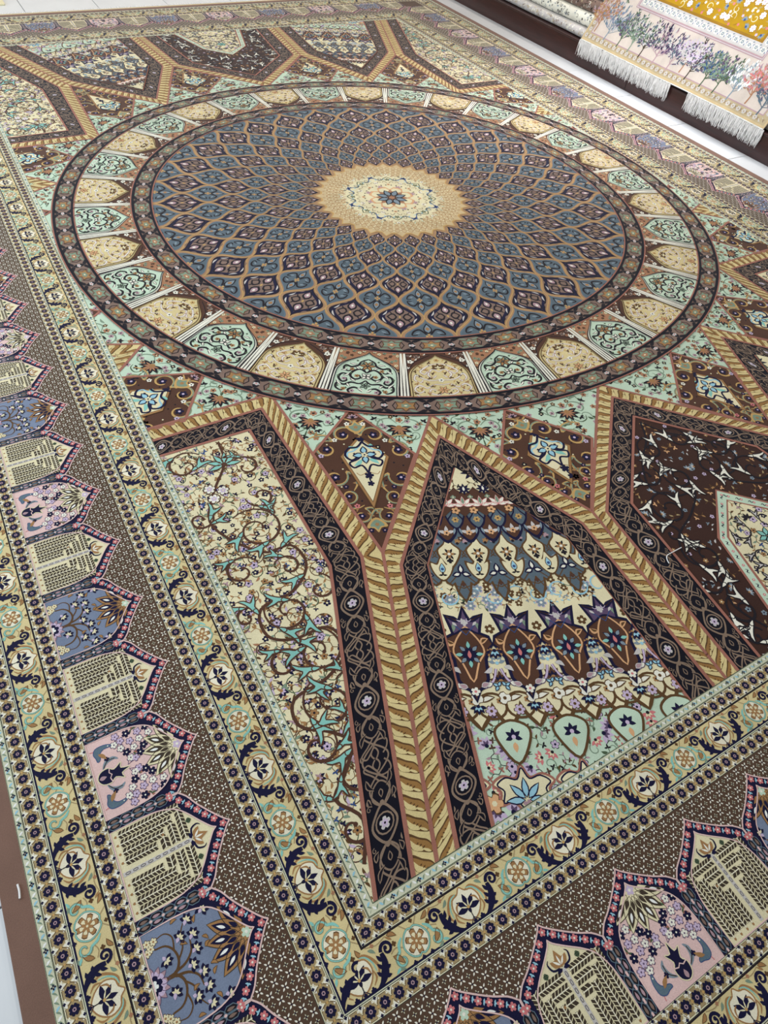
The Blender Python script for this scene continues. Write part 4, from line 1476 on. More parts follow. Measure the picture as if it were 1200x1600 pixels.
# two floral rings
unit = Motif()                               # 55 wide (x), 50 high (y from inner edge)
for (y0, y1) in ((0, 3.5), (46.5, 50)):
    unit.raw([(-28, y0), (28, y0), (28, y1), (-28, y1)], [(0, 1, 2), (0, 2, 3)], 'ink', 1)
for s in (-1, 1):
    unit.stroke([(s * 13 - 0, 12), (s * 17, 25), (s * 13, 38)], 1.4, 'ink', 2)
    unit.poly(cat([(s * 13, 4), (s * 22, 3), (s * 27.5, 9), (s * 23, 14), (s * 18, 9)], 2, True), 'ink', 2)
    unit.poly(cat([(s * 13, 46), (s * 22, 47), (s * 27.5, 41), (s * 23, 36), (s * 18, 41)], 2, True), 'ink', 2)
    unit.leaf(s * 4, 12, s * 16, 6, 5, 'sage', 2, 1)
    unit.leaf(s * 4, 38, s * 16, 44, 5, 'sage', 2, 1)
unit.poly(cat([(27.5, 11), (22.5, 19), (24, 32), (27.5, 39), (32, 31), (30.5, 17)], 3, True), 'ink', 3)
unit.rose(27.5, 25, 5, 5, 'silver', 4, eye='rose')
fls = []
for c1, c2 in (('sage', 'terra'), ('tan', 'sage')):
    f = Motif().add(unit)
    f.poly(cat([(0, 44), (-5, 34), (-13, 36), (-11, 25), (-13, 14), (-5, 16), (0, 6), (5, 16), (13, 14), (11, 25), (13, 36), (5, 34)], 2, True), 'ropedark', 4)
    f.poly(cat([(0, 42), (-4, 33), (-11.4, 34), (-9.6, 25), (-11.4, 16), (-4, 17), (0, 8), (4, 17), (11.4, 16), (9.6, 25), (11.4, 34), (4, 33)], 2, True), c1, 5)
    f.rose(0, 25, 7, 5, c2, 6, eye='cream')
    fls.append(f)
for (r0, r1, nu) in ((.733, .784, 48), (.950, 1.0, 64)):
    m = Motif()
    ringfill(m, r0, r1, 'taupe', 0)
    rm = (r0 + r1) / 2
    for j in range(nu):
        th = 2 * PI * j / nu
        f = fls[j % 2]
        sx_ = (2 * PI * rm / nu) / 55 / rm
        m.add(f, lambda v, th=th: pol(r0 + v[:, 1] * (r1 - r0) / 50, th + v[:, 0] * sx_), 1)
    for (a, b, c) in ((r0 - .003, r0 + .0035, 'night'), (r1 - .0035, r1 + .003, 'night'), (r0 - .0065, r0 - .003, 'pink'), (r1 + .003, r1 + .0065, 'pink')):
        ringfill(m, a, b, c, 10)
    wpart('medallion_ring', m, medallion, 'ring of grey flowers on black', ZM + .0008)


# thirty-two arched panels between the rings
RING_HULL = [(0, 152), (-48, 112), (-62, 88), (-67, 60), (-69, 0), (69, 0), (67, 60), (62, 88), (48, 112)]


def ring_shell(spandrel, fill, lines):
    m = Motif()
    H = 164
    tw = lambda y: 86.5 - y * .0985 * 1.04     # half width narrows towards the centre
    m.poly([(-tw(0) - 1, 0), (tw(0) + 1, 0), (tw(H) + 1, H), (-tw(H) - 1, H)], spandrel, 0)
    arch = cat([(0, 152), (-6, 143), (-26, 128), (-48, 110), (-62, 88), (-66, 60), (-67, 30)], 4)
    arch = np.vstack([arch, [(-69, 0)]])
    full = np.vstack([arch, mx(arch[::-1])[:-1]])
    m.poly(full * [1.10, 1] + [0, 3], lines[1], 2)
    m.poly(full * [1.055, 1] + [0, 1.5], lines[0], 3)
    m.poly(full, fill, 4)
    m.stroke(arch, 2.2, lines[1], 30)
    m.stroke(mx(arch), 2.2, lines[1], 30)
    for s in (-1, 1):
        for off, w, c in ((0, 4.2, 'ivory'), (4.0, 2.2, 'ink'), (7.6, 4.4, 'ivory'), (11.2, 2.0, 'ink')):
            m.stroke([(s * (tw(0) + .5 - off), 0), (s * (tw(H) + .5 - off * .3), H)], w, c, 6 if off else 8, taper=(1, .7))
    return m, full


def ring_mint():
    m, full = ring_shell('terra', 'mint', ('ivory', 'ink'))
    b = Motif()
    for s in (-1, 1):
        f = lambda p: [(s * a, c) for a, c in p]
        for p in ([(0, 128), (14, 118), (20, 104), (34, 96), (46, 100), (50, 88), (40, 80), (32, 86)], [(0, 78), (14, 90), (28, 82), (34, 66), (24, 54), (12, 60), (16, 70)],
                  [(34, 66), (50, 70), (58, 56), (50, 42), (40, 46), (42, 56)], [(0, 52), (12, 40), (30, 42), (44, 32), (58, 36), (60, 20), (48, 12), (40, 20)], [(8, 20), (22, 26), (34, 16), (28, 4)],
                  [(0, 104), (-8 * s * s, 92), (0, 78)]):
            b.stroke(f(cat(p, 4)), 5.4, 'ink', 5, taper=(.6, 1.1, 1, .6))
        for (x0, y0, x1, y1) in [(22, 108, 40, 108), (14, 92, 26, 98), (36, 72, 50, 62), (20, 48, 34, 56), (48, 30, 62, 44), (30, 28, 40, 38), (14, 24, 4, 12), (42, 88, 56, 80)]:
            b.leaf(s * x0, y0, s * x1, y1, 7, 'ink', 6, 1.5)
            b.leaf(s * (x0 + 1), y0, s * (x1 - 2), y1, 4, 'ivory', 7, 1.5)
        for (x, y, c) in [(32, 88, 'tan'), (20, 66, 'tan'), (46, 52, 'mauve'), (44, 18, 'tan'), (26, 14, 'mauve'), (10, 112, 'sage')]:
            b.rose(s * x, y, 5.6, 5, c, 8, eye='ink')
            b.rose(s * (x + 13), y + 8, 3, 4, 'moss', 6)
    b.petals(0, 104, 2, 18, 6, 8, 'tan', 7, ol='ink', ow=1.6)
    b.petals(0, 66, 1, 13, 4, 8, 'ivory', 8, rot=PI / 4, ol='ink', ow=1.8)
    b.petals(0, 34, 1, 12, 5, 6, 'sage', 7, ol='ink', ow=1.6)
    b.clip(halfplanes(RING_HULL))
    m.add(b)
    for s in (-1, 1):
        for i, (x, y) in enumerate([(62, 112), (52, 126), (38, 138), (22, 150), (60, 130), (48, 146), (64, 148), (34, 156), (68, 96), (12, 158), (56, 156)]):
            m.rose(s * x, y, 4.6, 5, ('cream', 'sage', 'brown')[i % 3], 4, eye='ropedark')
            m.leaf(s * x - 6, y - 4, s * x + 3, y - 7, 2.6, 'brown' if i % 2 else 'olive', 4, 1)
    return m


def ring_cream():
    m, full = ring_shell('brown', 'straw', ('ropelight', 'ropedark'))
    b = Motif()
    for s in (-1, 1):
        f = lambda p: [(s * a, c) for a, c in p]
        for p in ([(0, 120), (16, 116), (30, 106), (42, 92), (34, 82), (26, 92)], [(0, 90), (14, 100), (26, 80), (16, 70), (8, 78)], [(0, 62), (20, 60), (38, 66), (52, 80), (58, 64), (46, 54), (40, 62)],
                  [(0, 44), (18, 46), (34, 34), (50, 44), (62, 30), (52, 18), (42, 26)], [(0, 20), (14, 10), (30, 18), (26, 30), (16, 26)], [(36, 8), (50, 4), (60, 12)]):
            c_ = f(cat(p, 4))
            b.stroke(c_, 5.6, 'mauve', 5, taper=(.5, 1, .6))
            b.stroke(c_, 3.0, 'ivory', 6, taper=(.4, 1, .5))
        for i, (x, y) in enumerate([(12, 108), (30, 96), (14, 84), (44, 76), (56, 50), (34, 48), (22, 38), (46, 30), (60, 18), (12, 16), (34, 14), (24, 66), (52, 92), (40, 110), (20, 124)]):
            b.petals(s * x, y, 0, 6.5, 3, 3.6, ('ropedark', 'tan', 'brown')[i % 3], 8, rot=i * 1.3, arc=PI * .9)
            b.disc(s * (x + 8), y + 6, 1.8, ('moss', 'ink', 'terra')[i % 3], 8, 5)
            b.leaf(s * (x - 8), y + 2, s * (x - 2), y + 10, 3, 'gold', 7, 1)
    b.petals(0, 104, 0, 17, 5, 8, 'ropedark', 9, rot=PI / 2, arc=PI * 1.1)
    b.petals(0, 104, 0, 9, 3, 4, 'cream', 10, rot=PI / 2, arc=PI * .8)
    b.rose(0, 60, 7, 5, 'ivory', 9, eye='navy')
    b.petals(0, 26, 1, 14, 6, 6, 'peach', 9, ol='ropedark', ow=1)
    b.rose(0, 132, 6, 5, 'gold', 9, eye='ropedark')
    b.clip(halfplanes(RING_HULL))
    m.add(b)
    for s in (-1, 1):
        m.stroke([(s * 12, 152), (s * 30, 142), (s * 52, 126), (s * 66, 100)], 1.8, 'ink', 4)
        for i, (x, y) in enumerate([(44, 146), (60, 128), (30, 156), (62, 150), (70, 106), (52, 137)]):
            m.rose(s * x, y, 7.0 if i < 2 else 4.6, 5, ('taupe', 'ivory', 'terra')[i % 3], 5, eye='ink')
            m.leaf(s * x - 8, y + 2, s * x - 1, y - 5, 4, 'ink', 4, 1)
            m.leaf(s * x + 8, y + 3, s * x + 2, y - 4, 3.4, 'ivory', 4, 1)
    return m


RP = (ring_cream(), ring_mint())
for j in range(32):
    th = j * STEP
    m = Motif().add(RP[j % 2], lambda v: pol(.950 - v[:, 1] * K * 1.01, th + v[:, 0] / 880 * (1.0 + v[:, 1] * .00105)))
    wpart('ring_panel', m, medallion, ('cream arched panel', 'mint arched panel')[j % 2], ZM + .0003 + (j % 2) * 6e-6)

# the dome of lozenges
NODES = [.222, .262, .310, .369, .427, .492, .566, .642, .722, .80]


def edge_x(t, k=1.0):
    return 0.5 * (1 + np.cos(PI * t)) * k


def lozmap(j, th0):
    r0, r1, r2 = NODES[j - 1], NODES[j], NODES[j + 1]

    def f(v):
        y = v[:, 1]
        r = np.where(y > 0, r1 + (r2 - r1) * y, r1 + (r1 - r0) * y)
        return pol(np.minimum(r, .7335), th0 + v[:, 0] * STEP / 2)
    return f


ts = np.linspace(-1, 1, 17)


def loz_outline(k=1.0, ky=1.0, pw=1.0):
    x = edge_x(np.abs(ts)) ** pw * k
    return np.vstack([np.c_[x, ts * ky], np.c_[-x, ts * ky][-2:0:-1]])


def loz(kind):
    m = Motif()
    o = loz_outline()
    m.stroke(o, .035, 'gold', 1, closed=True)
    dark = kind == 'dark'
    m.poly(loz_outline(.87, .90), 'ink' if dark else 'bluegrey', 2)
    m.poly(loz_outline(.80, .84), 'navy' if dark else 'slate', 3)
    if dark:
        m.poly(loz_outline(.60, .66, .85), 'taupe', 4)
        for s in (-1, 1):
            m.leaf(s * .10, 0, s * .54, 0, .40, 'ink', 5)
            m.leaf(s * .18, 0, s * .46, 0, .24, 'taupe', 6)
            m.leaf(0, s * .10, 0, s * .64, .42, 'ink', 5)
            m.leaf(0, s * .20, 0, s * .56, .26, 'mauve', 6)
            m.disc(0, s * .38, .055, 'ivory', 7, 5, .07)
            for q in (-1, 1):
                m.leaf(s * .70, q * .06, s * .52, q * .34, .07, 'silver', 5, .03)
                m.leaf(s * .44, q * .44, s * .22, q * .64, .07, 'taupe', 5, .03)
                m.leaf(s * .30, q * .12, s * .42, q * .30, .06, 'ink', 6)
        m.disc(0, 0, .05, 'gold', 7, 6, .07)
    else:
        for s in (-1, 1):
            m.leaf(0, s * .10, 0, s * .68, .34, 'ink', 4)
            m.leaf(0, s * .18, 0, s * .60, .24, 'steel', 5)
            m.rose(0, s * .38, .085, 4, 'tan', 6)
            for q in (-1, 1):
                m.stroke(cat([(s * .08, q * .10), (s * .30, q * .34), (s * .52, q * .26), (s * .60, q * .06), (s * .40, q * .08)], 3), .075, 'ink', 4, taper=(1, 1, .5))
                m.leaf(s * .30, q * .20, s * .50, q * .12, .08, 'steel', 5)
        m.rose(0, 0, .13, 4, 'gold', 6, inner=.3)
        m.disc(0, 0, .05, 'terra', 7, 5)
    return m


LOZ = {k_: loz(k_) for k_ in ('dark', 'blue')}
for j in range(1, 9):
    dark = j % 2 == 1
    for i in range(32):
        th = (i + (.5 if dark else 0)) * STEP
        m = Motif().add(LOZ['dark' if dark else 'blue'])
        if j == 8:
            m.clip([(0, 1, .10)])
        wpart('lozenge', Motif().add(m, lozmap(j, th)), medallion, 'navy lozenge' if dark else 'slate blue lozenge', ZM + .0003 + (i % 2 + 2 * (j % 2)) * 5e-6)

# the pale heart of the medallion with its star
m = Motif()
a = np.linspace(0, 2 * PI, 97)[:-1]
m.fan(pol(.232 + .013 * np.cos(a * 32), a), 'gold', 0, (0, 0))
m.fan(pol(.226 + .013 * np.cos(a * 32), a), 'sand', 1, (0, 0))
m.fan(pol(.158 + .006 * np.cos(a * 16), a), 'cream', 1, (0, 0))
for row in range(7):
    r = .152 + row * .0100
    n = 64
    net = [(r + .0062 * (1 if q % 2 else -1), (q + (row % 2)) * PI / n) for q in range(2 * n)]
    m.stroke([(x * math.cos(b), x * math.sin(b)) for x, b in net], .0022, 'tan', 2, closed=True)
    m.many(Motif().rose(0, 0, 3.0, 5, 'cream', 0), [((r - .002) * math.cos(q * 2 * PI / 64), (r - .002) * math.sin(q * 2 * PI / 64), K, 0) for q in range(64)], 3)
    if row % 2:
        m.many(Motif().rose(0, 0, 2.2, 4, 'terra', 0), [((r + .003) * math.cos(q * 2 * PI / 32), (r + .003) * math.sin(q * 2 * PI / 32), K, 0) for q in range(32)], 3)
for q in range(16):
    th = q * PI / 8
    rad = Motif()
    big = q % 2 == 0
    if big:
        rad.petals(142, 0, 0, 13, 5, 6, 'blue', 3, rot=0, arc=PI * 1.2)
        rad.rose(142, 0, 4, 4, 'navy', 4)
        rad.rose(104, 0, 8, 6, 'ivory', 3, eye='tan')
        rad.petals(76, 0, 0, 12, 5, 5, 'mauve', 3, arc=PI * 1.3)
    else:
        rad.petals(124, 0, 1, 10, 5, 5, 'moss', 3)
        rad.rose(90, 0, 6, 5, 'peach', 3, eye='navy')
        rad.rose(160, 0, 6, 5, 'ivory', 3, eye='ink')
    for s in (-1, 1):
        rad.stroke(cat([(142, 0), (132, s * 12), (118, s * 20), (124, s * 30), (134, s * 27)], 4), 3.0, 'blue' if big else 'moss', 3, taper=(1, 1, .4))
        rad.stroke(cat([(100, s * 3), (112, s * 12), (104, s * 18)], 4), 1.6, 'ropedark', 3)
        rad.rose(150, s * 18, 4.4, 4, 'ink' if big else 'terra', 3, eye='cream')
        rad.rose(86, s * 9, 3.0, 4, 'ink', 3)
        rad.leaf(120, s * 8, 130, s * 14, 4, 'sky', 3, 1)
        rad.leaf(160, s * 10, 168, s * 16, 3.6, 'mint', 3, 1)
    m.at(rad, 0, 0, K, th)
m.rose(0, 0, .075, 8, 'peach', 2, inner=.75)
m.rose(0, 0, .066, 8, 'cream', 3, inner=.72)
m.petals(0, 0, .010, .054, 8, .022, 'terra', 4, rot=PI / 8)
m.petals(0, 0, .010, .052, 8, .025, 'ink', 5)
m.petals(0, 0, .014, .047, 8, .016, 'steel', 6)
m.disc(0, 0, .013, 'ink', 7, 10)
m.disc(0, 0, .010, 'terra', 8, 10)
wpart('medallion_heart', m, medallion, 'cream disc with a turquoise star', ZM + .0012)

# ------------------------------------------------------------------ the carpet's flat woven ends and fringes
def strands(name, roots, direction, length, mat, parent, seed, rad=.0012, seg=4, droop=0.0, floor_z=None):
    """soft threads: three-sided tubes, one joined piece"""
    R = random.Random(seed)
    V, F = [], []
    for (x, y, z, side) in roots:
        d = Vector(direction(R))
        L = length * R.uniform(.78, 1.08)
        p = Vector((x, y, z))
        wob = Vector((R.uniform(-1, 1), R.uniform(-1, 1), R.uniform(-1, 1))) * L * .05
        i0 = len(V)
        for q in range(seg + 1):
            t = q / seg
            c = p + d * (L * t) + wob * math.sin(t * 5 + side) + Vector((0, 0, -droop * t * t))
            if floor_z is not None and c.z < floor_z + rad:
                c.z = floor_z + rad
            r = rad * (1 - .6 * t)
            for k_ in range(3):
                a_ = k_ * 2.094
                e1 = Vector((0, 1, 0)) if abs(d.y) < .7 else Vector((1, 0, 0))
                e2 = d.cross(e1).normalized()
                V.append(c + e1 * (r * math.cos(a_)) + e2 * (r * math.sin(a_)))
        for q in range(seg):
            for k_ in range(3):
                a, b = i0 + q * 3 + k_, i0 + q * 3 + (k_ + 1) % 3
                F.append((a, b, b + 3, a + 3))
    me = bpy.data.meshes.new(name)
    me.from_pydata([tuple(v) for v in V], [], F)
    me.materials.append(mat)
    o = link(name, me, parent)
    o['kind'] = 'stuff'
    return o


YE = (HY + D_END) * S
XE = (HX + D_END) * S
for sy in (1, -1):
    link('kilim_end', box_mesh('kilim_end', -XE, XE, min(sy * YE, sy * (YE + .045)), max(sy * YE, sy * (YE + .045)), FLOOR_Z, -.006, M_KILIM, .001), carpet, 'cream flat-woven end')
R = random.Random(4)
roots = [(-XE + i * .0062 + R.uniform(-.002, .002), YE + .043, -.0085, i * .7) for i in range(int(2 * XE / .0062))]
strands('fringe', roots, lambda R: (R.uniform(-.35, .35), 1, -.03), .055, M_FRINGE, carpet, 5, .0018, 3, 0, FLOOR_Z)

# ------------------------------------------------------------------ the low platform with its folded rugs
PX, PZ = 2.643, 0.150
plat = thing('display_platform', 'low dark mahogany display platform along the right edge of the carpet', 'platform', (PX, 1.0, FLOOR_Z))


def pbox(name, x0, x1, y0, y1, z0, z1, mat, label=None, bv=.003):
    me = box_mesh(name, x0 - PX, x1 - PX, y0 - 1.0, y1 - 1.0, z0 - FLOOR_Z, z1 - FLOOR_Z, mat, bv)
    return link(name, me, plat, label)


pbox('front_board', PX, PX + .02, .955, 5.2, FLOOR_Z, PZ - .012, M_WOOD)
pbox('front_board', PX, PX + .02, -2.6, .952, FLOOR_Z, PZ - .012, M_WOOD)
pbox('top_board', PX - .004, 5.2, -2.6, 5.2, PZ - .012, PZ, M_WOOD)
pbox('back_board', 5.18, 5.2, -2.6, 5.2, FLOOR_Z, PZ - .012, M_KICK)
pbox('end_board', PX + .02, 5.18, -2.6, -2.58, FLOOR_Z, PZ - .012, M_KICK)
pbox('end_board', PX + .02, 5.18, 5.18, 5.2, FLOOR_Z, PZ - .012, M_KICK)

FOLDS = [  # bottom, top, front x, ground colour, motif colours, label
    (.1535, .212, 2.672, 'silver', ('beige', 'ivory', 'taupe', 'ivory'), 'pale beige folded rug, lowest in the stack on the platform'),
    (.213, .298, 2.728, 'ivory', ('hedge', 'steel', 'ink', 'silver'), 'white folded rug with dark grey scrolls, second from the bottom of the stack'),
    (.299, .382, 2.782, 'taupe', ('ink', 'silver', 'ivory', 'beige'), 'grey and black folded rug, third from the bottom of the stack'),
    (.383, .466, 2.832, 'ivory', ('taupe', 'hedge', 'beige', 'steel'), 'cream folded rug with taupe scrolls, fourth from the bottom of the stack'),
    (.467, .550, 2.882, 'beige', ('brown', 'ivory', 'hedge', 'rose'), 'beige folded rug with brown and rose motifs, fifth from the bottom of the stack'),
    (.551, .634, 2.932, 'ivory', ('mauve', 'steel', 'beige', 'hedge'), 'ivory folded rug with mauve motifs, second from the top of the stack'),
    (.635, .712, 2.976, 'beige', ('moss', 'ivory', 'tan', 'hedge'), 'beige folded rug with green motifs, topmost in the stack'),
]
Y0F, Y1F = -.75, 3.9
for fi_, (zb, zt, xf, ground_, cols, lab) in enumerate(FOLDS):
    t = thing('folded_rug', lab, 'rug', (xf, (Y0F + Y1F) / 2, zb), 'folded rugs on the platform')
    h = zt - zb
    r = h / 2
    ns = 14
    ang = np.linspace(-PI / 2, PI / 2, ns + 1)
    prof = [(1.7, 0)] + [(r - r * .95 * math.cos(a), r + r * math.sin(a)) for a in ang] + [(1.7, h)]
    L = Y1F - Y0F
    ny = 60
    V, F = [], []
    for q in range(ny + 1):
        y = -L / 2 + L * q / ny
        wv = .006 * math.sin(y * 3.1 + fi_ * 2) + .004 * math.sin(y * 7.3 + fi_)
        for (px, pz) in prof:
            V.append((px + (wv if px < .5 else 0), y, pz))
    n = len(prof)
    for q in range(ny):
        for k_ in range(n):
            a, b = q * n + k_, q * n + (k_ + 1) % n
            F.append((a, b, b + n, a + n))
    F.append(tuple(range(n)))
    F.append(tuple(range(ny * n + n - 1, ny * n - 1, -1)))
    me = bpy.data.meshes.new('folded_pile')
    me.from_pydata(V, [], F)
    me.materials.append(MATS[IDX[ground_]])
    me.update()
    link('folded_pile', me, t)
    # woven motifs that wrap round the fold
    R = random.Random(40 + fi_)
    m = Motif()
    for q in range(620):
        y, s_ = R.uniform(-L / 2 + .03, L / 2 - .03), R.uniform(6, PI * r * 1000 - 6)
        c = cols[R.choice((0, 0, 1, 1, 2, 3))]
        k_ = R.random()
        if k_ < .45:
            m.stroke(spiral(y * 1000, s_, R.uniform(9, 18), R.uniform(0, 6), R.choice((-.8, .8)), .3, 9), R.uniform(3, 6), c, R.randint(1, 3), taper=(.4, 1, .5))
        elif k_ < .8:
            a = R.uniform(0, 6.28)
            m.leaf(y * 1000, s_, y * 1000 + 20 * math.cos(a), s_ + 20 * math.sin(a), 8, c, R.randint(1, 3), 3, n=3)
        else:
            m.rose(y * 1000, s_, 9, 5, c, R.randint(1, 3), eye=cols[3])
    m.clip([(0, -1, -.07 * PI * r * 1000), (0, 1, .93 * PI * r * 1000)])

    def fold3(v, z, r=r, fi_=fi_):
        a = -PI / 2 + v[:, 1] * K / r
        y = v[:, 0] * K
        wv = .006 * np.sin(y * 3.1 + fi_ * 2) + .004 * np.sin(y * 7.3 + fi_)
        rr = r + .0006 + z
        return np.c_[r - rr * .95 * np.cos(a) + wv, y, r + rr * np.sin(a)]
    UPREF = np.array((-1.0, 0, .01))
    link('motifs', to_mesh('motifs', m, fold3), t)['kind'] = 'stuff'
    UPREF = np.array((0, 0, 1.0))

# ------------------------------------------------------------------ the silk rug draped over the stack
DW = 1.838
silk = thing('silk_rug', 'white silk rug with trees, a mustard field and white fringe, draped over the folded rugs', 'rug', (2.625, 1.535, .174))
DIRX, DIRZ, BEND, RB = .508, .861, .64, .10


def drape_profile(u):
    """metres along the rug from its lower edge -> (x, z, nx, nz) relative to the lower corner"""
    th0 = math.atan2(DIRZ, DIRX)
    s1 = BEND
    arc_len = RB * th0
    out = np.empty((len(u), 4))
    x1, z1 = DIRX * s1, DIRZ * s1
    for i, q in enumerate(u):
        if q <= s1:
            x, z, a = DIRX * q, DIRZ * q, th0
        elif q <= s1 + arc_len:
            a = th0 - (q - s1) / RB
            x = x1 + RB * (math.sin(th0) - math.sin(a))
            z = z1 + RB * (math.cos(a) - math.cos(th0))
        else:
            a = 0.0
            x = x1 + RB * math.sin(th0) + (q - s1 - arc_len)
            z = z1 + RB * (1 - math.cos(th0))
        out[i] = (x, z, -math.sin(a), math.cos(a))
    return out


def drape3(v, z):
    u, w = v[:, 1] * K, v[:, 0] * K
    p = drape_profile(u)
    fall = np.clip(1 - u / .45, 0, 1)
    wave = (.007 * np.sin(w * 5.2 + .6) + .003 * np.sin(w * 13)) * fall - .004 * fall
    zz = z + wave
    return np.c_[p[:, 0] + p[:, 2] * zz, -w, p[:, 1] + p[:, 3] * zz]


def sheet():
    us = np.concatenate([np.linspace(0, 620, 32), np.linspace(640, 760, 17), np.linspace(790, 1500, 8)])
    wsx = np.linspace(0, DW * 1000, 61)
    U, W = np.meshgrid(us, wsx, indexing='ij')
    flat_ = np.c_[W.ravel(), U.ravel()]
    top = drape3(flat_, np.full(len(flat_), 0.0))
    bot = drape3(flat_, np.full(len(flat_), -.006))
    V = np.vstack([top, bot])
    N, M = len(us), len(wsx)
    o = N * M
    F = []
    for i in range(N - 1):
        for j in range(M - 1):
            a, b, c, d_ = i * M + j, i * M + j + 1, (i + 1) * M + j + 1, (i + 1) * M + j
            F += [(a, b, c, d_), (o + d_, o + c, o + b, o + a)]
    for i in range(N - 1):
        for j in (0, M - 1):
            a, d_ = i * M + j, (i + 1) * M + j
            F.append((a, d_, o + d_, o + a) if j == 0 else (d_, a, o + a, o + d_))
    for j in range(M - 1):
        F.append((j + 1, j, o + j, o + j + 1))
    me = bpy.data.meshes.new('silk_ground')
    me.from_pydata(V.tolist(), [], F)
    me.materials.append(MATS[IDX['shell']])
    me.update()
    return me


link('silk_ground', sheet(), silk)
UPREF = np.array((-.86, 0, .5))
W0, W1, UT = 0.0, DW * 1000, 1480.0
DENSE = lambda a, b, st=40: np.linspace(a, b, max(2, int(abs(b - a) / st) + 1))


def frame(m, d0, d1, c, z):
    """U-shaped stripe at distance d0..d1 from the rug's lower and side edges"""
    xs = DENSE(W0 + d0, W1 - d0)
    xi = np.linspace(W0 + d1, W1 - d1, len(xs))
    n = len(xs)
    m.raw(np.vstack([np.c_[xs, np.full(n, d0)], np.c_[xi, np.full(n, d1)]]), [t for i in range(n - 1) for t in ((i, i + 1, n + i), (i + 1, n + i + 1, n + i))], c, z)
    for (xo, xn) in ((W0 + d0, W0 + d1), (W1 - d0, W1 - d1)):
        yo = np.concatenate([DENSE(d0, 760, 12), DENSE(775, UT, 100)])
        yi = np.concatenate([np.linspace(d1, 760, len(DENSE(d0, 760, 12))), DENSE(775, UT, 100)])
        n = len(yo)
        m.raw(np.vstack([np.c_[np.full(n, xo), yo], np.c_[np.full(n, xn), yi]]), [t for i in range(n - 1) for t in ((i, i + 1, n + i), (i + 1, n + i + 1, n + i))], c, z)


bd = Motif()
frame(bd, 0, 14, 'sand', 1)
frame(bd, 14, 60, 'beige', 1)
frame(bd, 60, 67, 'mauve', 2)
frame(bd, 318, 337, 'mauve', 1)
frame(bd, 324, 328, 'silver', 2)
frame(bd, 340, 402, 'silver', 1)
frame(bd, 404, 420, 'mustardline', 1)
ros = Motif().rose(0, 0, 17, 6, 'silver', 2, eye='olive').leaf(16, -14, 34, 14, 9, 'olive', 2, 3).leaf(18, 12, 30, -12, 6, 'taupe', 3, -2)
wro = Motif().rose(0, 0, 22, 6, 'ivory', 2, eye='steel').rose(0, 0, 13, 5, 'steel', 3, eye='ivory').leaf(22, -20, 40, 16, 12, 'peri', 2, 4).leaf(24, 16, 36, -18, 8, 'white', 3, -3).leaf(14, 20, 32, 26, 7, 'bluegrey', 3)
for x in np.arange(30, W1 - 20, 46):
    bd.at(ros, x, 37, .95)
for x in np.arange(370, W1 - 360, 58):
    bd.at(wro, x, 371, .95)
for y in np.arange(84, 1440, 46):
    for x in (37, W1 - 37):
        bd.at(ros, x, y, .95, PI / 2)
for y in np.arange(420, 1440, 58):
    for x in (371, W1 - 371):
        bd.at(wro, x, y, .95, PI / 2)
link('border_stripes', to_mesh('border_stripes', bd, drape3, .0005), silk)

# mustard field with white blossoms and blue sprays
fm = Motif()
xs, ys = DENSE(420, W1 - 420, 60), np.concatenate([DENSE(420, 760, 10), DENSE(775, UT, 100)])
X, Y = np.meshgrid(xs, ys)
n, k_ = len(ys), len(xs)
fm.raw(np.c_[X.ravel(), Y.ravel()], [t for i in range(n - 1) for j in range(k_ - 1) for t in ((i * k_ + j, i * k_ + j + 1, (i + 1) * k_ + j), (i * k_ + j + 1, (i + 1) * k_ + j + 1, (i + 1) * k_ + j))], 'mustard', 1)
R = random.Random(77)
fpoly = [(440, 432), (W1 - 440, 432), (W1 - 440, 1400), (440, 1400)]
for i, (x, y) in enumerate(scatter(fpoly, 36, 5000, 12)):
    q = i % 5
    if q == 0:
        fm.rose(x, y, 22, 7, 'white', 3, inner=.7, eye='lilac')
        fm.rose(x, y, 29, 7, 'mustardline', 2, inner=.7)
    elif q == 1:
        fm.petals(x, y, 2, 26, 5, 10, 'steel', 3, rot=R.uniform(0, 6), arc=PI * .9)
        fm.rose(x, y, 9, 5, 'blue', 4)
    elif q == 2:
        fm.stroke(spiral(x, y, 26, R.uniform(0, 6), .9, .3), 6, 'cream', 2, taper=(.4, 1, .5))
    else:
        a = R.uniform(0, 6)
        fm.leaf(x, y, x + 34 * math.cos(a), y + 34 * math.sin(a), 10, ('mustardline', 'olive', 'tan', 'cream')[i % 4], 2, 5)
        fm.rose(x + 10, y - 8, 10, 5, ('lilac', 'ivory', 'rose')[i % 3], 3)
link('mustard_field', to_mesh('mustard_field', fm, drape3, .0005), silk, 'mustard yellow field')


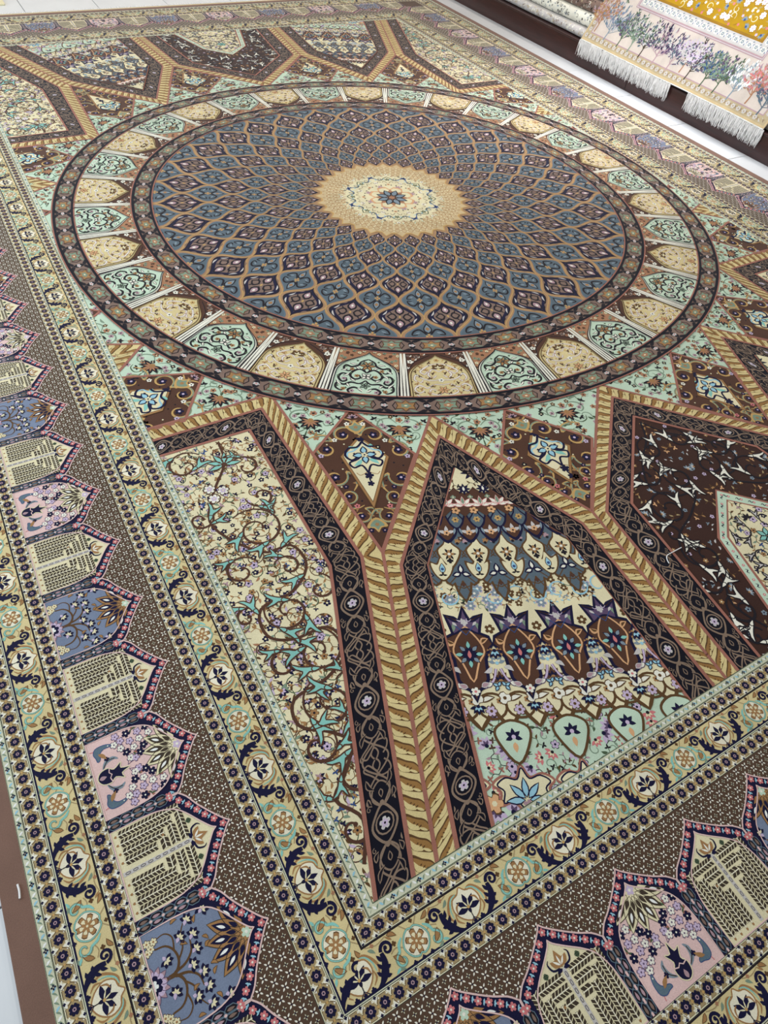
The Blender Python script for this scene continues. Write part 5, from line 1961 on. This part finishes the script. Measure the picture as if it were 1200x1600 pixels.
def tree(x, h, trunk, leaves, kind, seed):
    R = random.Random(seed)
    m = Motif()
    y0 = 48 if kind != 'bush' else 74
    top = y0 + h
    tips = []
    m.stroke(cat([(x, y0), (x + 3, y0 + h * .25), (x - 3, y0 + h * .5)], 4), 9, trunk, 3, taper=(1.2, .9, .7))
    for i in range(9):
        a = (i - 4) / 4 * 1.15 + R.uniform(-.1, .1)
        L = h * R.uniform(.58, .82)
        bx, by = x + R.uniform(-2, 2), y0 + h * R.uniform(.22, .45)
        ex, ey = bx + math.sin(a) * L * .85, by + math.cos(a) * L
        m.stroke(cat([(bx, by), ((bx + ex) / 2 + 8 * math.sin(a), (by + ey) / 2 - 4), (ex, ey)], 3), 4.5, trunk, 3, taper=(1, .7, .4))
        for t in np.linspace(.25, 1, 6):
            tips.append((bx + (ex - bx) * t, by + (ey - by) * t, a))
    for (px, py, a) in tips:
        for q in range(5):
            b = a + R.uniform(-1.1, 1.1) if kind != 'willow' else a * .3 + R.uniform(-.25, .25)
            ox, oy = px + R.uniform(-14, 14), py + R.uniform(-12, 12)
            L = R.uniform(18, 32)
            m.leaf(ox, oy, ox + math.sin(b) * L, oy + math.cos(b) * L, R.uniform(7, 12), leaves[R.randrange(len(leaves))], R.randint(4, 7), 2, n=3)
    m.clip([(0, 1, 318)])
    return m


tm = [(85, 215, 'terra', ('terra', 'tan', 'mauve'), 'bush'), (215, 230, 'steel', ('silver', 'steel', 'bluegrey', 'peri'), 'willow'), (360, 225, 'moss', ('moss', 'sage', 'slate', 'grape'), 'tree'),
      (480, 215, 'sage', ('sage', 'moss', 'silver'), 'willow'), (600, 220, 'hedge', ('grape', 'slate', 'silver', 'moss'), 'tree'), (740, 225, 'mauve', ('grape', 'navy', 'mauve', 'silver'), 'willow'), (880, 215, 'mauve', ('grape', 'silver', 'slate'), 'tree'),
      (1075, 225, 'hedge', ('slate', 'grape', 'silver', 'hedge'), 'tree'), (1000, 200, 'terra', ('silver', 'lilac'), 'bush'), (1220, 215, 'moss', ('moss', 'slate', 'blue', 'sage'), 'tree'), (1340, 220, 'moss', ('sage', 'moss', 'grape'), 'tree'),
      (1470, 225, 'steel', ('white', 'silver', 'steel', 'white'), 'willow'), (1610, 220, 'terra', ('terra', 'rose', 'mauve'), 'bush'), (1730, 220, 'slate', ('slate', 'grape', 'bluegrey'), 'tree')]
for i, a in enumerate(tm):
    link('woven_tree', to_mesh('woven_tree', tree(*a, 300 + i), lambda v, z, i=i: drape3(v, z + .0005 + i * 3e-5)), silk)
# trees up the two side borders
for i, y in enumerate(np.arange(470, 1400, 190)):
    for j, (x0, s_) in enumerate(((310, -1), (W1 - 310, 1))):
        t_ = tree(0, 215, ('hedge', 'moss', 'mauve')[i % 3], (('moss', 'sage', 'slate'), ('grape', 'slate', 'silver'))[i % 2], 'tree', 500 + i * 2 + j)
        mm = Motif().add(t_, lambda v: np.c_[x0 + s_ * (285 - v[:, 1]) - s_ * 0, y + v[:, 0]])
        link('woven_tree', to_mesh('woven_tree', mm, drape3, .0005), silk)
UPREF = np.array((0, 0, 1.0))

ke = Motif()
for (a, b, c) in ((0, 3, 'ink'), (3, 9, 'white')):
    xs = DENSE(W0, W1)
    n = len(xs)
    ke.raw(np.vstack([np.c_[xs, np.full(n, -9 + a)], np.c_[xs, np.full(n, -9 + b)]]), [t for i in range(n - 1) for t in ((i, i + 1, n + i), (i + 1, n + i + 1, n + i))], c, 0)
UPREF = np.array((-.86, 0, .5))
link('end_cord', to_mesh('end_cord', ke, lambda v, z: drape3(np.c_[v[:, 0], v[:, 1]], z)), silk, 'white cord along the lower edge')
UPREF = np.array((0, 0, 1.0))
for (v0, v1, sd) in ((.0, .603, 1), (.612, 1.005, 2), (1.185, 1.85, 3)):
    R = random.Random(sd)
    xs = np.arange(v0, v1, .0022)
    base_ = drape3(np.c_[xs * 1000, np.full(len(xs), -6.0)], np.zeros(len(xs)))
    roots = [(p[0] + R.uniform(-.003, .002), p[1] + R.uniform(-.002, .002), p[2], i) for i, p in enumerate(base_)]
    strands('fringe', roots, lambda R: (R.uniform(-.10, .04), R.uniform(-.05, .10), -1), .105, M_FRINGE, silk, sd, .0034, 4)

# ------------------------------------------------------------------ small things
def thread(name, label, pts_, rad):
    cu = bpy.data.curves.new(name, 'CURVE')
    cu.dimensions = '3D'
    sp = cu.splines.new('POLY')
    P = cat(pts_, 5)
    sp.points.add(len(P) - 1)
    for q, p in zip(sp.points, P):
        q.co = (p[0], p[1], p[2], 1)
    cu.bevel_depth = rad
    cu.bevel_resolution = 2
    tmp = bpy.data.objects.new('tmp', cu)
    COL.objects.link(tmp)
    me = bpy.data.meshes.new_from_object(tmp.evaluated_get(bpy.context.evaluated_depsgraph_get()))
    bpy.data.objects.remove(tmp)
    me.name = name
    me.materials.clear()
    me.materials.append(M_THREAD)
    o = link(name, me)
    o['label'] = label
    o['category'] = 'thread'
    return o


ZT = .0040
THREAD_A = [(x * S, y * S, ZT + .002) for x, y in [(-0.183, -1.4325), (-0.207, -1.433), (-0.223, -1.434), (-0.23, -1.441), (-0.233, -1.449)]]
THREAD_B = [(x * S, y * S, .0021) for x, y in [(-1.368, -1.4315), (-1.3675, -1.44), (-1.3685, -1.449)]]
thread('loose_thread', 'loose white bent thread lying on the dark brown panel', THREAD_A, .0016)
thread('basting_stitch', 'short white stitch lying on the brown side edge', THREAD_B, .0022)
pale = thing('pale_rug', 'pale yellow rug corner on the tiles behind the big carpet', 'rug', (-2.6, 4.8, FLOOR_Z))
pr = box_mesh('pile', -1.2, 1.30, -.90, 1.1, 0, .014, MATS[IDX['cream']], .004)
link('pile', pr, pale)
m = Motif()
R = random.Random(5)
for q in range(160):
    x, y = R.uniform(-1.15, 1.25), R.uniform(-.86, 1.05)
    m.leaf(x, y, x + R.uniform(-.05, .05), y + .05, .025, ('sage', 'ropelight', 'gold', 'mint')[q % 4], 1)
link('motifs', to_mesh('motifs', m, lambda v, z: np.c_[v, z + .0142]), pale)['kind'] = 'stuff'
